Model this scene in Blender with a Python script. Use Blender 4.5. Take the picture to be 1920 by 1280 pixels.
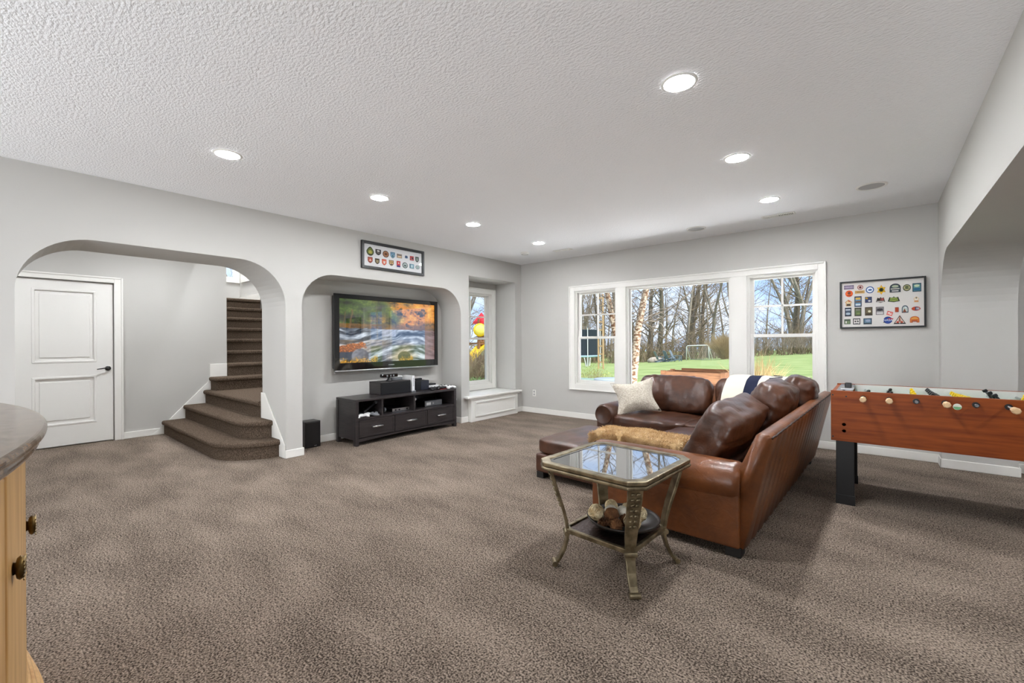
import bpy, bmesh, math, random
import numpy as np
from mathutils import Vector, Matrix, noise
random.seed(7)
S = bpy.context.scene
COL = S.collection
for o in list(bpy.data.objects): bpy.data.objects.remove(o)

# ------------------------------------------------------------------ camera, sky, sun, exposure
YAW, ROLL = 0.696, -0.006
F_ = Vector((-math.sin(YAW), math.cos(YAW), 0)); R0 = Vector((math.cos(YAW), math.sin(YAW), 0)); U0 = Vector((0, 0, 1))
R_ = R0*math.cos(ROLL) + U0*math.sin(ROLL); U_ = -R0*math.sin(ROLL) + U0*math.cos(ROLL)
cd = bpy.data.cameras.new('camera'); cam = bpy.data.objects.new('camera', cd); COL.objects.link(cam)
cd.sensor_width = 36; cd.lens = 819.87/1920*36; cd.clip_start = 0.05; cd.clip_end = 300
cam.matrix_world = Matrix(((R_.x, U_.x, -F_.x, 0), (R_.y, U_.y, -F_.y, 0), (R_.z, U_.z, -F_.z, 1.3051), (0, 0, 0, 1)))
S.camera = cam
S.view_settings.view_transform = 'Standard'; S.view_settings.look = 'None'
S.view_settings.gamma = 1; S.view_settings.use_curve_mapping = False
S.view_settings.exposure = 0.12
LAMP = 400.0      # radiance of a recessed downlight lens

world = bpy.data.worlds.new('sky'); S.world = world; world.use_nodes = True
wn, wl = world.node_tree.nodes, world.node_tree.links
bg = wn['Background']; bg.inputs['Strength'].default_value = 1.55
tc = wn.new('ShaderNodeTexCoord'); mp = wn.new('ShaderNodeMapping'); mp.inputs['Scale'].default_value = (1, 1, 2.6)
nz = wn.new('ShaderNodeTexNoise'); nz.inputs['Scale'].default_value = 3.2; nz.inputs['Detail'].default_value = 6
rp = wn.new('ShaderNodeValToRGB'); rp.color_ramp.elements[0].position = 0.42; rp.color_ramp.elements[1].position = 0.66
rp.color_ramp.elements[0].color = (0.40, 0.56, 0.86, 1); rp.color_ramp.elements[1].color = (0.80, 0.84, 0.92, 1)
wl.new(tc.outputs['Generated'], mp.inputs['Vector']); wl.new(mp.outputs[0], nz.inputs['Vector'])
wl.new(nz.outputs['Fac'], rp.inputs['Fac']); wl.new(rp.outputs[0], bg.inputs['Color'])
sl = bpy.data.lights.new('sun', 'SUN'); sun = bpy.data.objects.new('sun', sl); COL.objects.link(sun)
sl.energy = 5.0; sl.angle = 0.03; sl.color = (1, 0.95, 0.86)
sun.rotation_euler = Vector((-0.55, 0.18, -0.82)).to_track_quat('-Z', 'Y').to_euler()

al = bpy.data.lights.new('rear_fill', 'AREA'); ao = bpy.data.objects.new('rear_fill', al); COL.objects.link(ao)   # added fill lamp behind the camera that lifts the ceiling
al.shape = 'RECTANGLE'; al.size = 5.0; al.size_y = 2.1; al.energy = 270; al.color = (0.90, 0.95, 1.0)
ao.location = (-2.3, -3.45, 1.15); ao.rotation_euler = (math.radians(90+22), 0, 0)

bl_ = bpy.data.lights.new('window_fill', 'AREA'); bo = bpy.data.objects.new('window_fill', bl_); COL.objects.link(bo)   # added lamp on the ground outside, stands in for sunlight bounced to the ceiling
bl_.shape = 'RECTANGLE'; bl_.size = 5.4; bl_.size_y = 2.6; bl_.energy = 560; bl_.color = (0.93, 0.96, 1.0)
bo.location = (-2.2, 9.6, -0.07); bo.rotation_euler = (math.pi, 0, 0)
b2 = bpy.data.lights.new('side_yard_fill', 'AREA'); b2o = bpy.data.objects.new('side_yard_fill', b2); COL.objects.link(b2o)   # second added ground lamp, brightens the window seat recess
b2.shape = 'RECTANGLE'; b2.size = 2.6; b2.size_y = 3.0; b2.energy = 230; b2.color = (0.93, 0.96, 1.0)
b2o.location = (-7.9, 5.9, -0.10); b2o.rotation_euler = (math.pi, 0, 0)

# ------------------------------------------------------------------ helpers
ROOTM = {}
def nb(): return bmesh.new()
def box(bm, x0, x1, y0, y1, z0, z1, M=None):
    if x0 > x1: x0, x1 = x1, x0
    if y0 > y1: y0, y1 = y1, y0
    if z0 > z1: z0, z1 = z1, z0
    c = [(x0,y0,z0),(x1,y0,z0),(x1,y1,z0),(x0,y1,z0),(x0,y0,z1),(x1,y0,z1),(x1,y1,z1),(x0,y1,z1)]
    v = [bm.verts.new(M @ Vector(p) if M else p) for p in c]
    for f in ((3,2,1,0),(4,5,6,7),(0,1,5,4),(1,2,6,5),(2,3,7,6),(3,0,4,7)): bm.faces.new([v[i] for i in f])
    return bm
def bx(*a, **k): return box(nb(), *a, **k)
def frame_of(d):
    d = d.normalized(); a = Vector((0,0,1)) if abs(d.z) < 0.9 else Vector((1,0,0))
    s = d.cross(a).normalized(); return s, s.cross(d).normalized()
def tube(bm, pts, rad, n=8, caps=True, flat=None):
    pts = [Vector(p) for p in pts]
    if not hasattr(rad, '__len__'): rad = [rad]*len(pts)
    rings = []; s = None
    for i, p in enumerate(pts):
        d = (pts[min(i+1, len(pts)-1)] - pts[max(i-1, 0)])
        if s is None: s, t = frame_of(d)
        else:
            d.normalize(); s = (s - d*s.dot(d)).normalized(); t = s.cross(d)
        rings.append([bm.verts.new(p + (s*math.cos(2*math.pi*k/n) + t*math.sin(2*math.pi*k/n))*rad[i]) for k in range(n)])
    for a, b in zip(rings, rings[1:]):
        for k in range(n): bm.faces.new((a[k], b[k], b[(k+1)%n], a[(k+1)%n]))
    if caps:
        bm.faces.new(rings[0]); bm.faces.new(rings[-1][::-1])
    return bm
def cyl(bm, p0, p1, r0, r1=None, n=14): return tube(bm, [p0, p1], [r0, r0 if r1 is None else r1], n)
def lathe(bm, prof, n, M=None, close=True):
    rings = []
    for r, z in prof:
        ring = []
        for k in range(n):
            a = 2*math.pi*k/n; p = Vector((r*math.cos(a), r*math.sin(a), z)); ring.append(bm.verts.new(M @ p if M else p))
        rings.append(ring)
    for a, b in zip(rings, rings[1:]):
        for k in range(n): bm.faces.new((a[k], a[(k+1)%n], b[(k+1)%n], b[k]))
    if close:
        bm.faces.new(rings[0][::-1]); bm.faces.new(rings[-1])
    return bm
def axmap(axis, a, u, v):
    return {'x': (a, u, v), 'y': (u, a, v), 'z': (u, v, a)}[axis]
def prism(bm, poly, axis, a0, a1):
    A = [bm.verts.new(axmap(axis, a0, u, v)) for u, v in poly]; B = [bm.verts.new(axmap(axis, a1, u, v)) for u, v in poly]
    n = len(poly); bm.faces.new(A); bm.faces.new(B[::-1])
    for i in range(n): bm.faces.new((A[i], B[i], B[(i+1)%n], A[(i+1)%n]))
    bmesh.ops.recalc_face_normals(bm, faces=bm.faces[:]); return bm
def holed(bm, outer, holes, axis, a0, a1):
    for a in (a0, a1):
        eds = []
        for loop in [outer] + holes:
            vs = [bm.verts.new(axmap(axis, a, u, v)) for u, v in loop]
            eds += [bm.edges.new((vs[i], vs[(i+1)%len(vs)])) for i in range(len(vs))]
        bmesh.ops.triangle_fill(bm, use_beauty=True, edges=eds)
    for loop in [outer] + holes:
        for i in range(len(loop)):
            (u0, v0), (u1, v1) = loop[i], loop[(i+1)%len(loop)]
            bm.faces.new([bm.verts.new(axmap(axis, *q)) for q in ((a0,u0,v0),(a1,u0,v0),(a1,u1,v1),(a0,u1,v1))])
    bmesh.ops.remove_doubles(bm, verts=bm.verts[:], dist=1e-5)
    bmesh.ops.recalc_face_normals(bm, faces=bm.faces[:]); return bm
def rect(u0, u1, v0, v1): return [(u0,v0),(u1,v0),(u1,v1),(u0,v1)]
def arch(u0, u1, v0, v1, r, n=14):
    p = [(u0, v0), (u1, v0)]
    for k in range(n+1):
        a = math.pi/2*k/n; p.append((u1-r+r*math.cos(a), v1-r+r*math.sin(a)))
    for k in range(n+1):
        a = math.pi/2*(1+k/n); p.append((u0+r+r*math.cos(a), v1-r+r*math.sin(a)))
    return p
def softbox(bm, sx, sy, sz, M, k=6.0, n=10, crown=0.0, amp=0.0, sc=6.0, seed=0, pinch=0.0):
    """rounded, slightly puffy box with creases"""
    g = [-1+2*i/n for i in range(n+1)]; vs = {}
    def mk(i, j, l):
        if (i,j,l) in vs: return vs[(i,j,l)]
        p = Vector((g[i], g[j], g[l])); q = (abs(p.x)**k+abs(p.y)**k+abs(p.z)**k)**(1/k); p /= q
        e = max(abs(p.x), abs(p.y)); z = p.z*(1+crown*(1-p.x*p.x)*(1-p.y*p.y)-pinch*max(0, e-0.5)**2*3.2)
        c = 1+pinch*0.30*(p.x*p.x*p.y*p.y-0.5)
        w = Vector((p.x*sx*c, p.y*sy*c, z*sz))
        if amp:
            t = Vector((w.x*sc+seed*7.1, w.y*sc*0.6, w.z*sc)); a = noise.noise(t) + 0.6*noise.noise(t*2.3)
            rdg = abs(noise.noise(Vector((w.x*sc*1.6, w.y*sc*0.4+seed, w.z*sc*0.7))))
            w += p.normalized()*amp*(a*0.8-(1-rdg)**6*1.1)
        vs[(i,j,l)] = bm.verts.new(M @ w); return vs[(i,j,l)]
    for a in range(n):
        for b in range(n):
            for f in ([(a,b,0),(a,b+1,0),(a+1,b+1,0),(a+1,b,0)], [(a,b,n),(a+1,b,n),(a+1,b+1,n),(a,b+1,n)],
                      [(a,0,b),(a+1,0,b),(a+1,0,b+1),(a,0,b+1)], [(a,n,b),(a,n,b+1),(a+1,n,b+1),(a+1,n,b)],
                      [(0,a,b),(0,a,b+1),(0,a+1,b+1),(0,a+1,b)], [(n,a,b),(n,a+1,b),(n,a+1,b+1),(n,a,b+1)]):
                bm.faces.new([mk(*q) for q in f])
    return bm
def TR(x, y, z, rz=0, rx=0, ry=0):
    return Matrix.Translation((x,y,z)) @ Matrix.Rotation(rz,4,'Z') @ Matrix.Rotation(ry,4,'Y') @ Matrix.Rotation(rx,4,'X')
def obj(name, bm, m, parent=None, smooth=False, bevel=0.0, seg=2, sub=0, label=None):
    me = bpy.data.meshes.new(name); bm.to_mesh(me); bm.free()
    for mm in (m if isinstance(m, (list, tuple)) else [m]): me.materials.append(mm)
    if smooth: me.polygons.foreach_set('use_smooth', [True]*len(me.polygons))
    o = bpy.data.objects.new(name, me); COL.objects.link(o)
    if parent:
        rm = ROOTM.get(parent, Matrix()); me.transform(rm.inverted()); o.parent = parent; ROOTM[o] = rm
    if bevel:
        b = o.modifiers.new('bevel', 'BEVEL'); b.width = bevel; b.segments = seg; b.limit_method = 'ANGLE'; b.angle_limit = math.radians(40); b.harden_normals = False
    if sub:
        s = o.modifiers.new('subd', 'SUBSURF'); s.levels = s.render_levels = sub
    if label: o['label'] = label
    return o
def tag(o, label, cat, group=None, kind=None):
    o['label'] = label; o['category'] = cat
    if group: o['group'] = group
    if kind: o['kind'] = kind
    return o
def thing(name, label, cat, M, group=None):
    if not isinstance(M, Matrix): M = Matrix.Translation(M)
    o = bpy.data.objects.new(name, None); COL.objects.link(o); o.matrix_world = M; ROOTM[o] = M.copy(); o.empty_display_size = 0.1
    return tag(o, label, cat, group)
def struct(name, bm=None, m=None, M=(0,0,0), **k):
    if bm is None:
        o = bpy.data.objects.new(name, None); COL.objects.link(o); o.location = M; ROOTM[o] = Matrix.Translation(M)
    else: o = obj(name, bm, m, **k)
    o['kind'] = 'structure'; return o
def dup(root, M, label=None, group=None):
    def cp(o, par):
        c = o.copy(); COL.objects.link(c); c.parent = par
        for ch in o.children: cp(ch, c)
        return c
    r = cp(root, None); r.matrix_world = M; ROOTM[r] = M.copy()
    if label: r['label'] = label
    if group: r['group'] = group
    return r
def text_bm(s, size, M, depth=0.001):
    cu = bpy.data.curves.new('t', 'FONT'); cu.body = s; cu.size = size; cu.align_x = 'CENTER'; cu.align_y = 'CENTER'; cu.extrude = depth
    o = bpy.data.objects.new('t', cu); COL.objects.link(o)
    dg = bpy.context.evaluated_depsgraph_get(); me = bpy.data.meshes.new_from_object(o.evaluated_get(dg))
    bm = nb(); bm.from_mesh(me); bmesh.ops.transform(bm, matrix=M, verts=bm.verts[:])
    bpy.data.objects.remove(o); bpy.data.curves.remove(cu); bpy.data.meshes.remove(me); return bm

# ------------------------------------------------------------------ materials
def srgb(r, g, b):
    f = lambda c: c/12.92 if c <= 0.04045 else ((c+0.055)/1.055)**2.4
    return (f(r/255), f(g/255), f(b/255), 1)
MATS = {}
def mat(name, col, rough=0.5, metal=0.0, col2=None, nscale=8.0, stretch=(1,1,1), ramp=(0.35,0.65), detail=4, bump=0.0, bscale=60.0, bdist=0.002, bdetail=3,
        bstretch=(1,1,1), coat=0.0, emit=None, estr=0.0, spec=0.5, sheen=0.0):
    m = bpy.data.materials.new(name); m.use_nodes = True; N, L = m.node_tree.nodes, m.node_tree.links
    p = N['Principled BSDF']; p.inputs['Base Color'].default_value = col; p.inputs['Roughness'].default_value = rough
    p.inputs['Metallic'].default_value = metal; p.inputs['Coat Weight'].default_value = coat; p.inputs['Specular IOR Level'].default_value = spec
    p.inputs['Sheen Weight'].default_value = sheen
    if emit: p.inputs['Emission Color'].default_value = emit; p.inputs['Emission Strength'].default_value = estr
    if col2 or bump: t = N.new('ShaderNodeTexCoord')
    if col2:
        mp = N.new('ShaderNodeMapping'); mp.inputs['Scale'].default_value = stretch; L.new(t.outputs['Object'], mp.inputs[0])
        n = N.new('ShaderNodeTexNoise'); n.inputs['Scale'].default_value = nscale; n.inputs['Detail'].default_value = detail; L.new(mp.outputs[0], n.inputs[0])
        r = N.new('ShaderNodeValToRGB'); r.color_ramp.elements[0].position, r.color_ramp.elements[1].position = ramp
        r.color_ramp.elements[0].color = col; r.color_ramp.elements[1].color = col2
        L.new(n.outputs['Fac'], r.inputs[0]); L.new(r.outputs[0], p.inputs['Base Color'])
    if bump:
        mp2 = N.new('ShaderNodeMapping'); mp2.inputs['Scale'].default_value = bstretch; L.new(t.outputs['Object'], mp2.inputs[0])
        n2 = N.new('ShaderNodeTexNoise'); n2.inputs['Scale'].default_value = bscale; n2.inputs['Detail'].default_value = bdetail; L.new(mp2.outputs[0], n2.inputs[0])
        b = N.new('ShaderNodeBump'); b.inputs['Strength'].default_value = bump; b.inputs['Distance'].default_value = bdist
        L.new(n2.outputs['Fac'], b.inputs['Height']); L.new(b.outputs[0], p.inputs['Normal'])
    MATS[name] = m; return m
M_WALL = mat('wall_paint', srgb(196,194,190), 0.9, bump=0.08, bscale=180, bdist=0.001, spec=0.2)
M_NICHE = M_WALL
M_TRIM = mat('white_trim', srgb(236,234,229), 0.45)
M_CEIL = mat('ceiling_knockdown', srgb(246,246,248), 0.95, bump=1.0, bscale=46, bdist=0.008, bdetail=5, bstretch=(1,1.6,1), spec=0.1)
M_DOOR = mat('door_paint', srgb(235,233,229), 0.5)
def carpet_material():
    m = bpy.data.materials.new('carpet'); m.use_nodes = True; N, L = m.node_tree.nodes, m.node_tree.links
    p = N['Principled BSDF']; p.inputs['Roughness'].default_value = 1; p.inputs['Specular IOR Level'].default_value = 0.05
    t = N.new('ShaderNodeTexCoord')
    def nz(sc, det, stretch=(1,1,1), rot=0.0):
        mp = N.new('ShaderNodeMapping'); mp.inputs['Scale'].default_value = stretch; mp.inputs['Rotation'].default_value = (0,0,rot); L.new(t.outputs['Object'], mp.inputs[0])
        n = N.new('ShaderNodeTexNoise'); n.inputs['Scale'].default_value = sc; n.inputs['Detail'].default_value = det; L.new(mp.outputs[0], n.inputs[0]); return n
    a = nz(120, 4); b = nz(1.5, 3, (1, 2.4, 1), 0.5); c = nz(34, 3, (1,1.6,1), 0.6)
    r = N.new('ShaderNodeValToRGB'); r.color_ramp.elements[0].position = 0.38; r.color_ramp.elements[1].position = 0.65
    r.color_ramp.elements[0].color = srgb(66,57,50); r.color_ramp.elements[1].color = srgb(176,159,144)
    m1 = N.new('ShaderNodeMath'); m1.operation = 'MULTIPLY_ADD'; m1.inputs[1].default_value = 0.22; L.new(b.outputs['Fac'], m1.inputs[0]); L.new(a.outputs['Fac'], m1.inputs[2])
    m2 = N.new('ShaderNodeMath'); m2.operation = 'MULTIPLY_ADD'; m2.inputs[1].default_value = 0.18; L.new(c.outputs['Fac'], m2.inputs[0]); L.new(m1.outputs[0], m2.inputs[2])
    m3 = N.new('ShaderNodeMath'); m3.operation = 'SUBTRACT'; m3.inputs[1].default_value = 0.20; L.new(m2.outputs[0], m3.inputs[0])
    L.new(m3.outputs[0], r.inputs[0]); L.new(r.outputs[0], p.inputs['Base Color'])
    bp = N.new('ShaderNodeBump'); bp.inputs['Strength'].default_value = 1.0; bp.inputs['Distance'].default_value = 0.012
    L.new(m2.outputs[0], bp.inputs['Height']); L.new(bp.outputs[0], p.inputs['Normal']); return m
M_CARPET = carpet_material()
M_STAIR = mat('stair_carpet', srgb(64,53,44), 1.0, col2=srgb(122,106,92), nscale=110, ramp=(0.35,0.68), bump=1.0, bscale=120, bdist=0.01, spec=0.05)
def leather(name, c1, c2, rough=0.36):
    m = bpy.data.materials.new(name); m.use_nodes = True; N, L = m.node_tree.nodes, m.node_tree.links
    p = N['Principled BSDF']; p.inputs['Roughness'].default_value = rough; p.inputs['Specular IOR Level'].default_value = 0.55; p.inputs['Coat Weight'].default_value = 0.15; p.inputs['Coat Roughness'].default_value = 0.25
    t = N.new('ShaderNodeTexCoord'); n = N.new('ShaderNodeTexNoise'); n.inputs['Scale'].default_value = 3.5; n.inputs['Detail'].default_value = 7; n.inputs['Roughness'].default_value = 0.65
    L.new(t.outputs['Object'], n.inputs[0]); r = N.new('ShaderNodeValToRGB'); r.color_ramp.elements[0].position = 0.35; r.color_ramp.elements[1].position = 0.7
    r.color_ramp.elements[0].color = c1; r.color_ramp.elements[1].color = c2; L.new(n.outputs['Fac'], r.inputs[0]); L.new(r.outputs[0], p.inputs['Base Color'])
    v = N.new('ShaderNodeTexVoronoi'); v.inputs['Scale'].default_value = 260; L.new(t.outputs['Object'], v.inputs[0])
    w = N.new('ShaderNodeTexNoise'); w.inputs['Scale'].default_value = 14; w.inputs['Detail'].default_value = 4; w.inputs['Distortion'].default_value = 1.2; L.new(t.outputs['Object'], w.inputs[0])
    b1 = N.new('ShaderNodeBump'); b1.inputs['Strength'].default_value = 0.25; b1.inputs['Distance'].default_value = 0.012; L.new(w.outputs['Fac'], b1.inputs['Height'])
    b2 = N.new('ShaderNodeBump'); b2.inputs['Strength'].default_value = 0.12; b2.inputs['Distance'].default_value = 0.001; L.new(v.outputs['Distance'], b2.inputs['Height']); L.new(b1.outputs[0], b2.inputs['Normal'])
    L.new(b2.outputs[0], p.inputs['Normal']); return m
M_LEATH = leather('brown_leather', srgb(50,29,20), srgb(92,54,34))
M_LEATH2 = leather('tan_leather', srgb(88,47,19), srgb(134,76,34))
M_SEAM = mat('dark_seam', srgb(45,26,18), 0.6)
M_BLACKFOOT = mat('black_foot', srgb(22,19,18), 0.6)
M_BLACKWOOD = mat('espresso_wood', srgb(38,34,35), 0.38, col2=srgb(52,46,46), nscale=6, stretch=(1,1,12), coat=0.1)
M_BLACK = mat('black_plastic', srgb(20,20,22), 0.35)
M_BLACKGLOSS = mat('black_gloss', srgb(10,10,12), 0.08, coat=0.5)
M_GREYP = mat('grey_plastic', srgb(120,122,126), 0.4)
M_WHITEP = mat('white_plastic', srgb(228,228,228), 0.35)
M_STEEL = mat('brushed_nickel', srgb(205,205,205), 0.28, 1.0)
M_BRASS = mat('antique_brass', srgb(120,96,56), 0.38, 1.0, col2=srgb(70,56,34), nscale=40)
M_TABLEM = mat('champagne_metal', srgb(160,147,120), 0.38, 0.85, col2=srgb(112,101,80), nscale=18, bump=0.15, bscale=60)
M_TABLED = mat('embossed_bronze', srgb(78,62,56), 0.3, 0.8, bump=0.8, bscale=55, bdist=0.004, bdetail=1)
M_MIRROR = mat('smoked_glass', srgb(34,35,38), 0.02, spec=1.0, coat=1.0); MATS['smoked_glass'].node_tree.nodes['Principled BSDF'].inputs['IOR'].default_value = 2.6
M_CHERRY = mat('cherry_laminate', srgb(118,50,12), 0.42, col2=srgb(150,74,22), nscale=5, stretch=(0.7,4,9), detail=7, ramp=(0.3,0.7), spec=0.3)
M_HANDLEW = mat('turned_wood', srgb(218,184,142), 0.45)
M_MAPLE = mat('honey_maple', srgb(186,140,82), 0.42, col2=srgb(212,170,112), nscale=4, stretch=(8,8,0.7), detail=6, coat=0.1)
M_GRANITE = mat('brown_granite', srgb(84,64,48), 0.16, col2=srgb(140,116,92), nscale=22, detail=8, ramp=(0.4,0.7), spec=0.35)
M_BLADE = mat('white_laminate', srgb(232,230,226), 0.4)
M_YEL = mat('yellow_plastic', srgb(240,200,20), 0.35)
M_RED = mat('red_plastic', srgb(205,30,40), 0.4)
M_FABRIC = mat('cream_boucle', srgb(222,214,200), 1.0, col2=srgb(196,184,166), nscale=60, bump=1.0, bscale=90, bdist=0.01, sheen=0.3)
M_FUR = mat('tan_fur', srgb(178,140,88), 0.9, col2=srgb(214,184,136), nscale=12, sheen=0.3)
M_BLANK = mat('cream_wool', srgb(226,216,198), 1.0, bump=0.4, bscale=200, bdist=0.002, sheen=0.2)
M_NAVY = mat('navy_wool', srgb(24,30,56), 1.0, bump=0.4, bscale=200, bdist=0.002)
M_LENS = mat('lamp_lens', (1,1,1,1), 0.5, emit=(0.94,0.97,1.0,1), estr=LAMP)
M_GRILLE = mat('speaker_grille', srgb(176,174,174), 0.7, bump=0.6, bscale=500, bdist=0.001)
M_DARKSLOT = mat('vent_dark', srgb(70,70,72), 0.8)
M_BARK = mat('tree_bark', srgb(128,118,106), 0.95, col2=srgb(176,166,152), nscale=5, stretch=(3,3,0.6), bump=0.6, bscale=18, bdist=0.02)
M_BARK2 = mat('dark_bark', srgb(96,86,76), 0.95, col2=srgb(138,126,112), nscale=5, stretch=(3,3,0.6))
M_BIRCH = mat('peeling_bark', srgb(120,84,58), 0.9, col2=srgb(216,196,170), nscale=16, stretch=(1,1,1.6), ramp=(0.42,0.58), detail=6, bump=1.0, bscale=26, bdist=0.03)
M_TWIG = mat('dry_twig', srgb(158,140,116), 0.95, col2=srgb(122,106,88), nscale=2)
M_STRAW = mat('straw_stem', srgb(196,172,122), 0.95, col2=srgb(156,128,88), nscale=5)
M_OLIVE = mat('yellow_green_leaf', srgb(170,176,92), 0.9, col2=srgb(130,132,70), nscale=9)
M_LAWN = mat('lawn_grass', srgb(126,150,80), 1.0, col2=srgb(172,186,124), nscale=1.2, detail=8, ramp=(0.3,0.7), stretch=(0.6,1.6,1), bump=1.0, bscale=30, bdist=0.05)
M_CEDAR = mat('cedar_board', srgb(150,104,70), 0.8, col2=srgb(116,78,52), nscale=4, stretch=(1,6,8))
M_ROCK = mat('boulder_stone', srgb(190,178,162), 0.9, col2=srgb(150,140,128), nscale=5, bump=0.6, bscale=12, bdist=0.05)
M_NET = mat('trampoline_net', srgb(34,44,54), 0.9)
M_LADDER = mat('pale_lumber', srgb(206,168,128), 0.8)
M_PATIO = mat('slate_plastic', srgb(120,134,146), 0.6)
def glass_material(name, tint, refl):
    m = bpy.data.materials.new(name); m.use_nodes = True; N, L = m.node_tree.nodes, m.node_tree.links; N.remove(N['Principled BSDF'])
    out = N['Material Output']; tr = N.new('ShaderNodeBsdfTransparent'); tr.inputs[0].default_value = tint
    gl = N.new('ShaderNodeBsdfGlossy'); gl.inputs['Roughness'].default_value = 0.01
    fr = N.new('ShaderNodeFresnel'); fr.inputs['IOR'].default_value = refl; mx = N.new('ShaderNodeMixShader')
    L.new(fr.outputs[0], mx.inputs[0]); L.new(tr.outputs[0], mx.inputs[1]); L.new(gl.outputs[0], mx.inputs[2]); L.new(mx.outputs[0], out.inputs[0]); return m
M_GLASS = glass_material('window_glass', (0.97,0.98,0.98,1), 1.12)
M_FGLASS = glass_material('picture_glass', (0.99,0.99,0.99,1), 1.15)
_cc = {}
def flat(r, g, b, rough=0.7):
    k = (r,g,b,rough)
    if k not in _cc: _cc[k] = mat('dye_%d_%d_%d' % k[:3], srgb(r,g,b), rough)
    return _cc[k]

# ------------------------------------------------------------------ the room shell
XA, YB, XC, H = -5.126, 6.412, 0.497, 2.74
struct('floor', bx(-8.2, 4.6, -3.6, YB+0.15, -0.2, 0), M_CARPET)
cb = bx(-5.786, 4.6, -3.6, YB+0.15, H, H+0.2); box(cb, -8.05, -5.786, -1.3, 2.1, H, H+0.2)
struct('ceiling', cb, M_CEIL)
a1 = arch(0.13, 2.15, -0.05, 2.19, 0.46); a2 = arch(2.333, 4.86, -0.05, 2.135, 0.40); a3 = rect(5.042, 6.232, 0.40, 2.388)
wa = holed(nb(), rect(-3.6, YB+0.15, -0.1, H), [a1, a2, a3], 'x', XA, -5.6)
holed(wa, rect(-3.6, YB+0.15, -0.1, H), [a1, rect(5.16, 6.10, 0.50, 2.21)], 'x', -5.6, -5.786)
box(wa, -5.786, -5.6, 2.0, 3.62, H, 4.8)
struct('wall_left', wa, M_WALL)
OP = [(-3.955,-3.185), (-3.02,-1.505), (-1.315,-0.545)]; ZB, ZT = 0.575, 2.15
struct('wall_back', holed(nb(), rect(-5.786, 4.6, -0.1, H), [rect(a, b, ZB, ZT) for a, b in OP], 'y', YB, YB+0.15), M_WALL)
wc = holed(nb(), rect(0.3, 6.2+0.212, -0.1, H), [arch(0.9, 6.2, -0.05, 2.152, 0.55)], 'x', XC, 1.015)
box(wc, XC, 1.015, -3.6, 0.3, -0.1, H)
struct('wall_right', wc, M_WALL)
struct('wall_behind', bx(-5.6, 4.6, -3.75, -3.6, -0.1, H), M_WALL)
struct('wall_side_room', bx(4.5, 4.65, -3.6, YB, -0.1, H), M_WALL)
struct('wall_hall', holed(nb(), rect(-1.3, 2.425, -0.1, 4.7), [rect(0.165, 1.09, -0.05, 2.125)], 'x', -7.93, -8.06), M_WALL)
struct('wall_hall_end', bx(-8.05, -5.786, -1.42, -1.3, -0.1, H), M_WALL)
struct('wall_stair_left', bx(-10.72, -8.06, 2.30, 2.425, 0, 4.7), M_WALL)
struct('wall_stair_right', holed(nb(), rect(-10.72, -5.786, 0, 4.7), [rect(-10.42, -9.45, 2.66, 3.95)], 'y', 3.5, 3.62), M_WALL)
struct('wall_stair_top', holed(nb(), rect(2.30, 3.62, 0, 4.7), [rect(2.55, 3.40, 2.66, 3.95)], 'x', -10.6, -10.72), M_WALL)
struct('wall_stair_header', bx(-8.06, -5.6, 2.0, 2.1, H, 4.7), M_WALL)
struct('ceiling_stair', bx(-10.72, -5.6, 2.0, 3.62, 4.7, 4.85), M_CEIL)

# baseboards
def bb(name, segs, h=0.092, t=0.014):
    bm = nb()
    for x0, x1, y0, y1 in segs: box(bm, x0, x1, y0, y1, 0, h)
    return struct(name, bm, M_TRIM, bevel=0.006)
t = 0.014
bb('baseboard_back', [(XA, XC, YB-t, YB), (1.015, 4.5, YB-t, YB)])
bb('baseboard_left', [(XA, XA+t, -3.6, 0.13), (XA, XA+t, 2.15-t, 2.333+t), (XA, XA+t, 4.86-t, 5.0), (XA, XA+t, 6.2, YB),
                      (-5.6, XA, 2.333, 2.333+t), (-5.6, -5.6+t, 2.333, 4.86), (-5.6, XA, 4.86-t, 4.86), (-5.786, XA, 0.13-0.0, 0.13+t)])
bb('baseboard_right', [(XC-t, XC, 6.2-t, YB), (XC-t, 1.015+t, 6.2-t, 6.2), (1.015, 1.015+t, 6.2, YB)])
bb('baseboard_hall', [(-7.93, -7.93+t, 1.18, 1.58), (-7.93, -7.93+t, -1.3, 0.07)])

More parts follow.
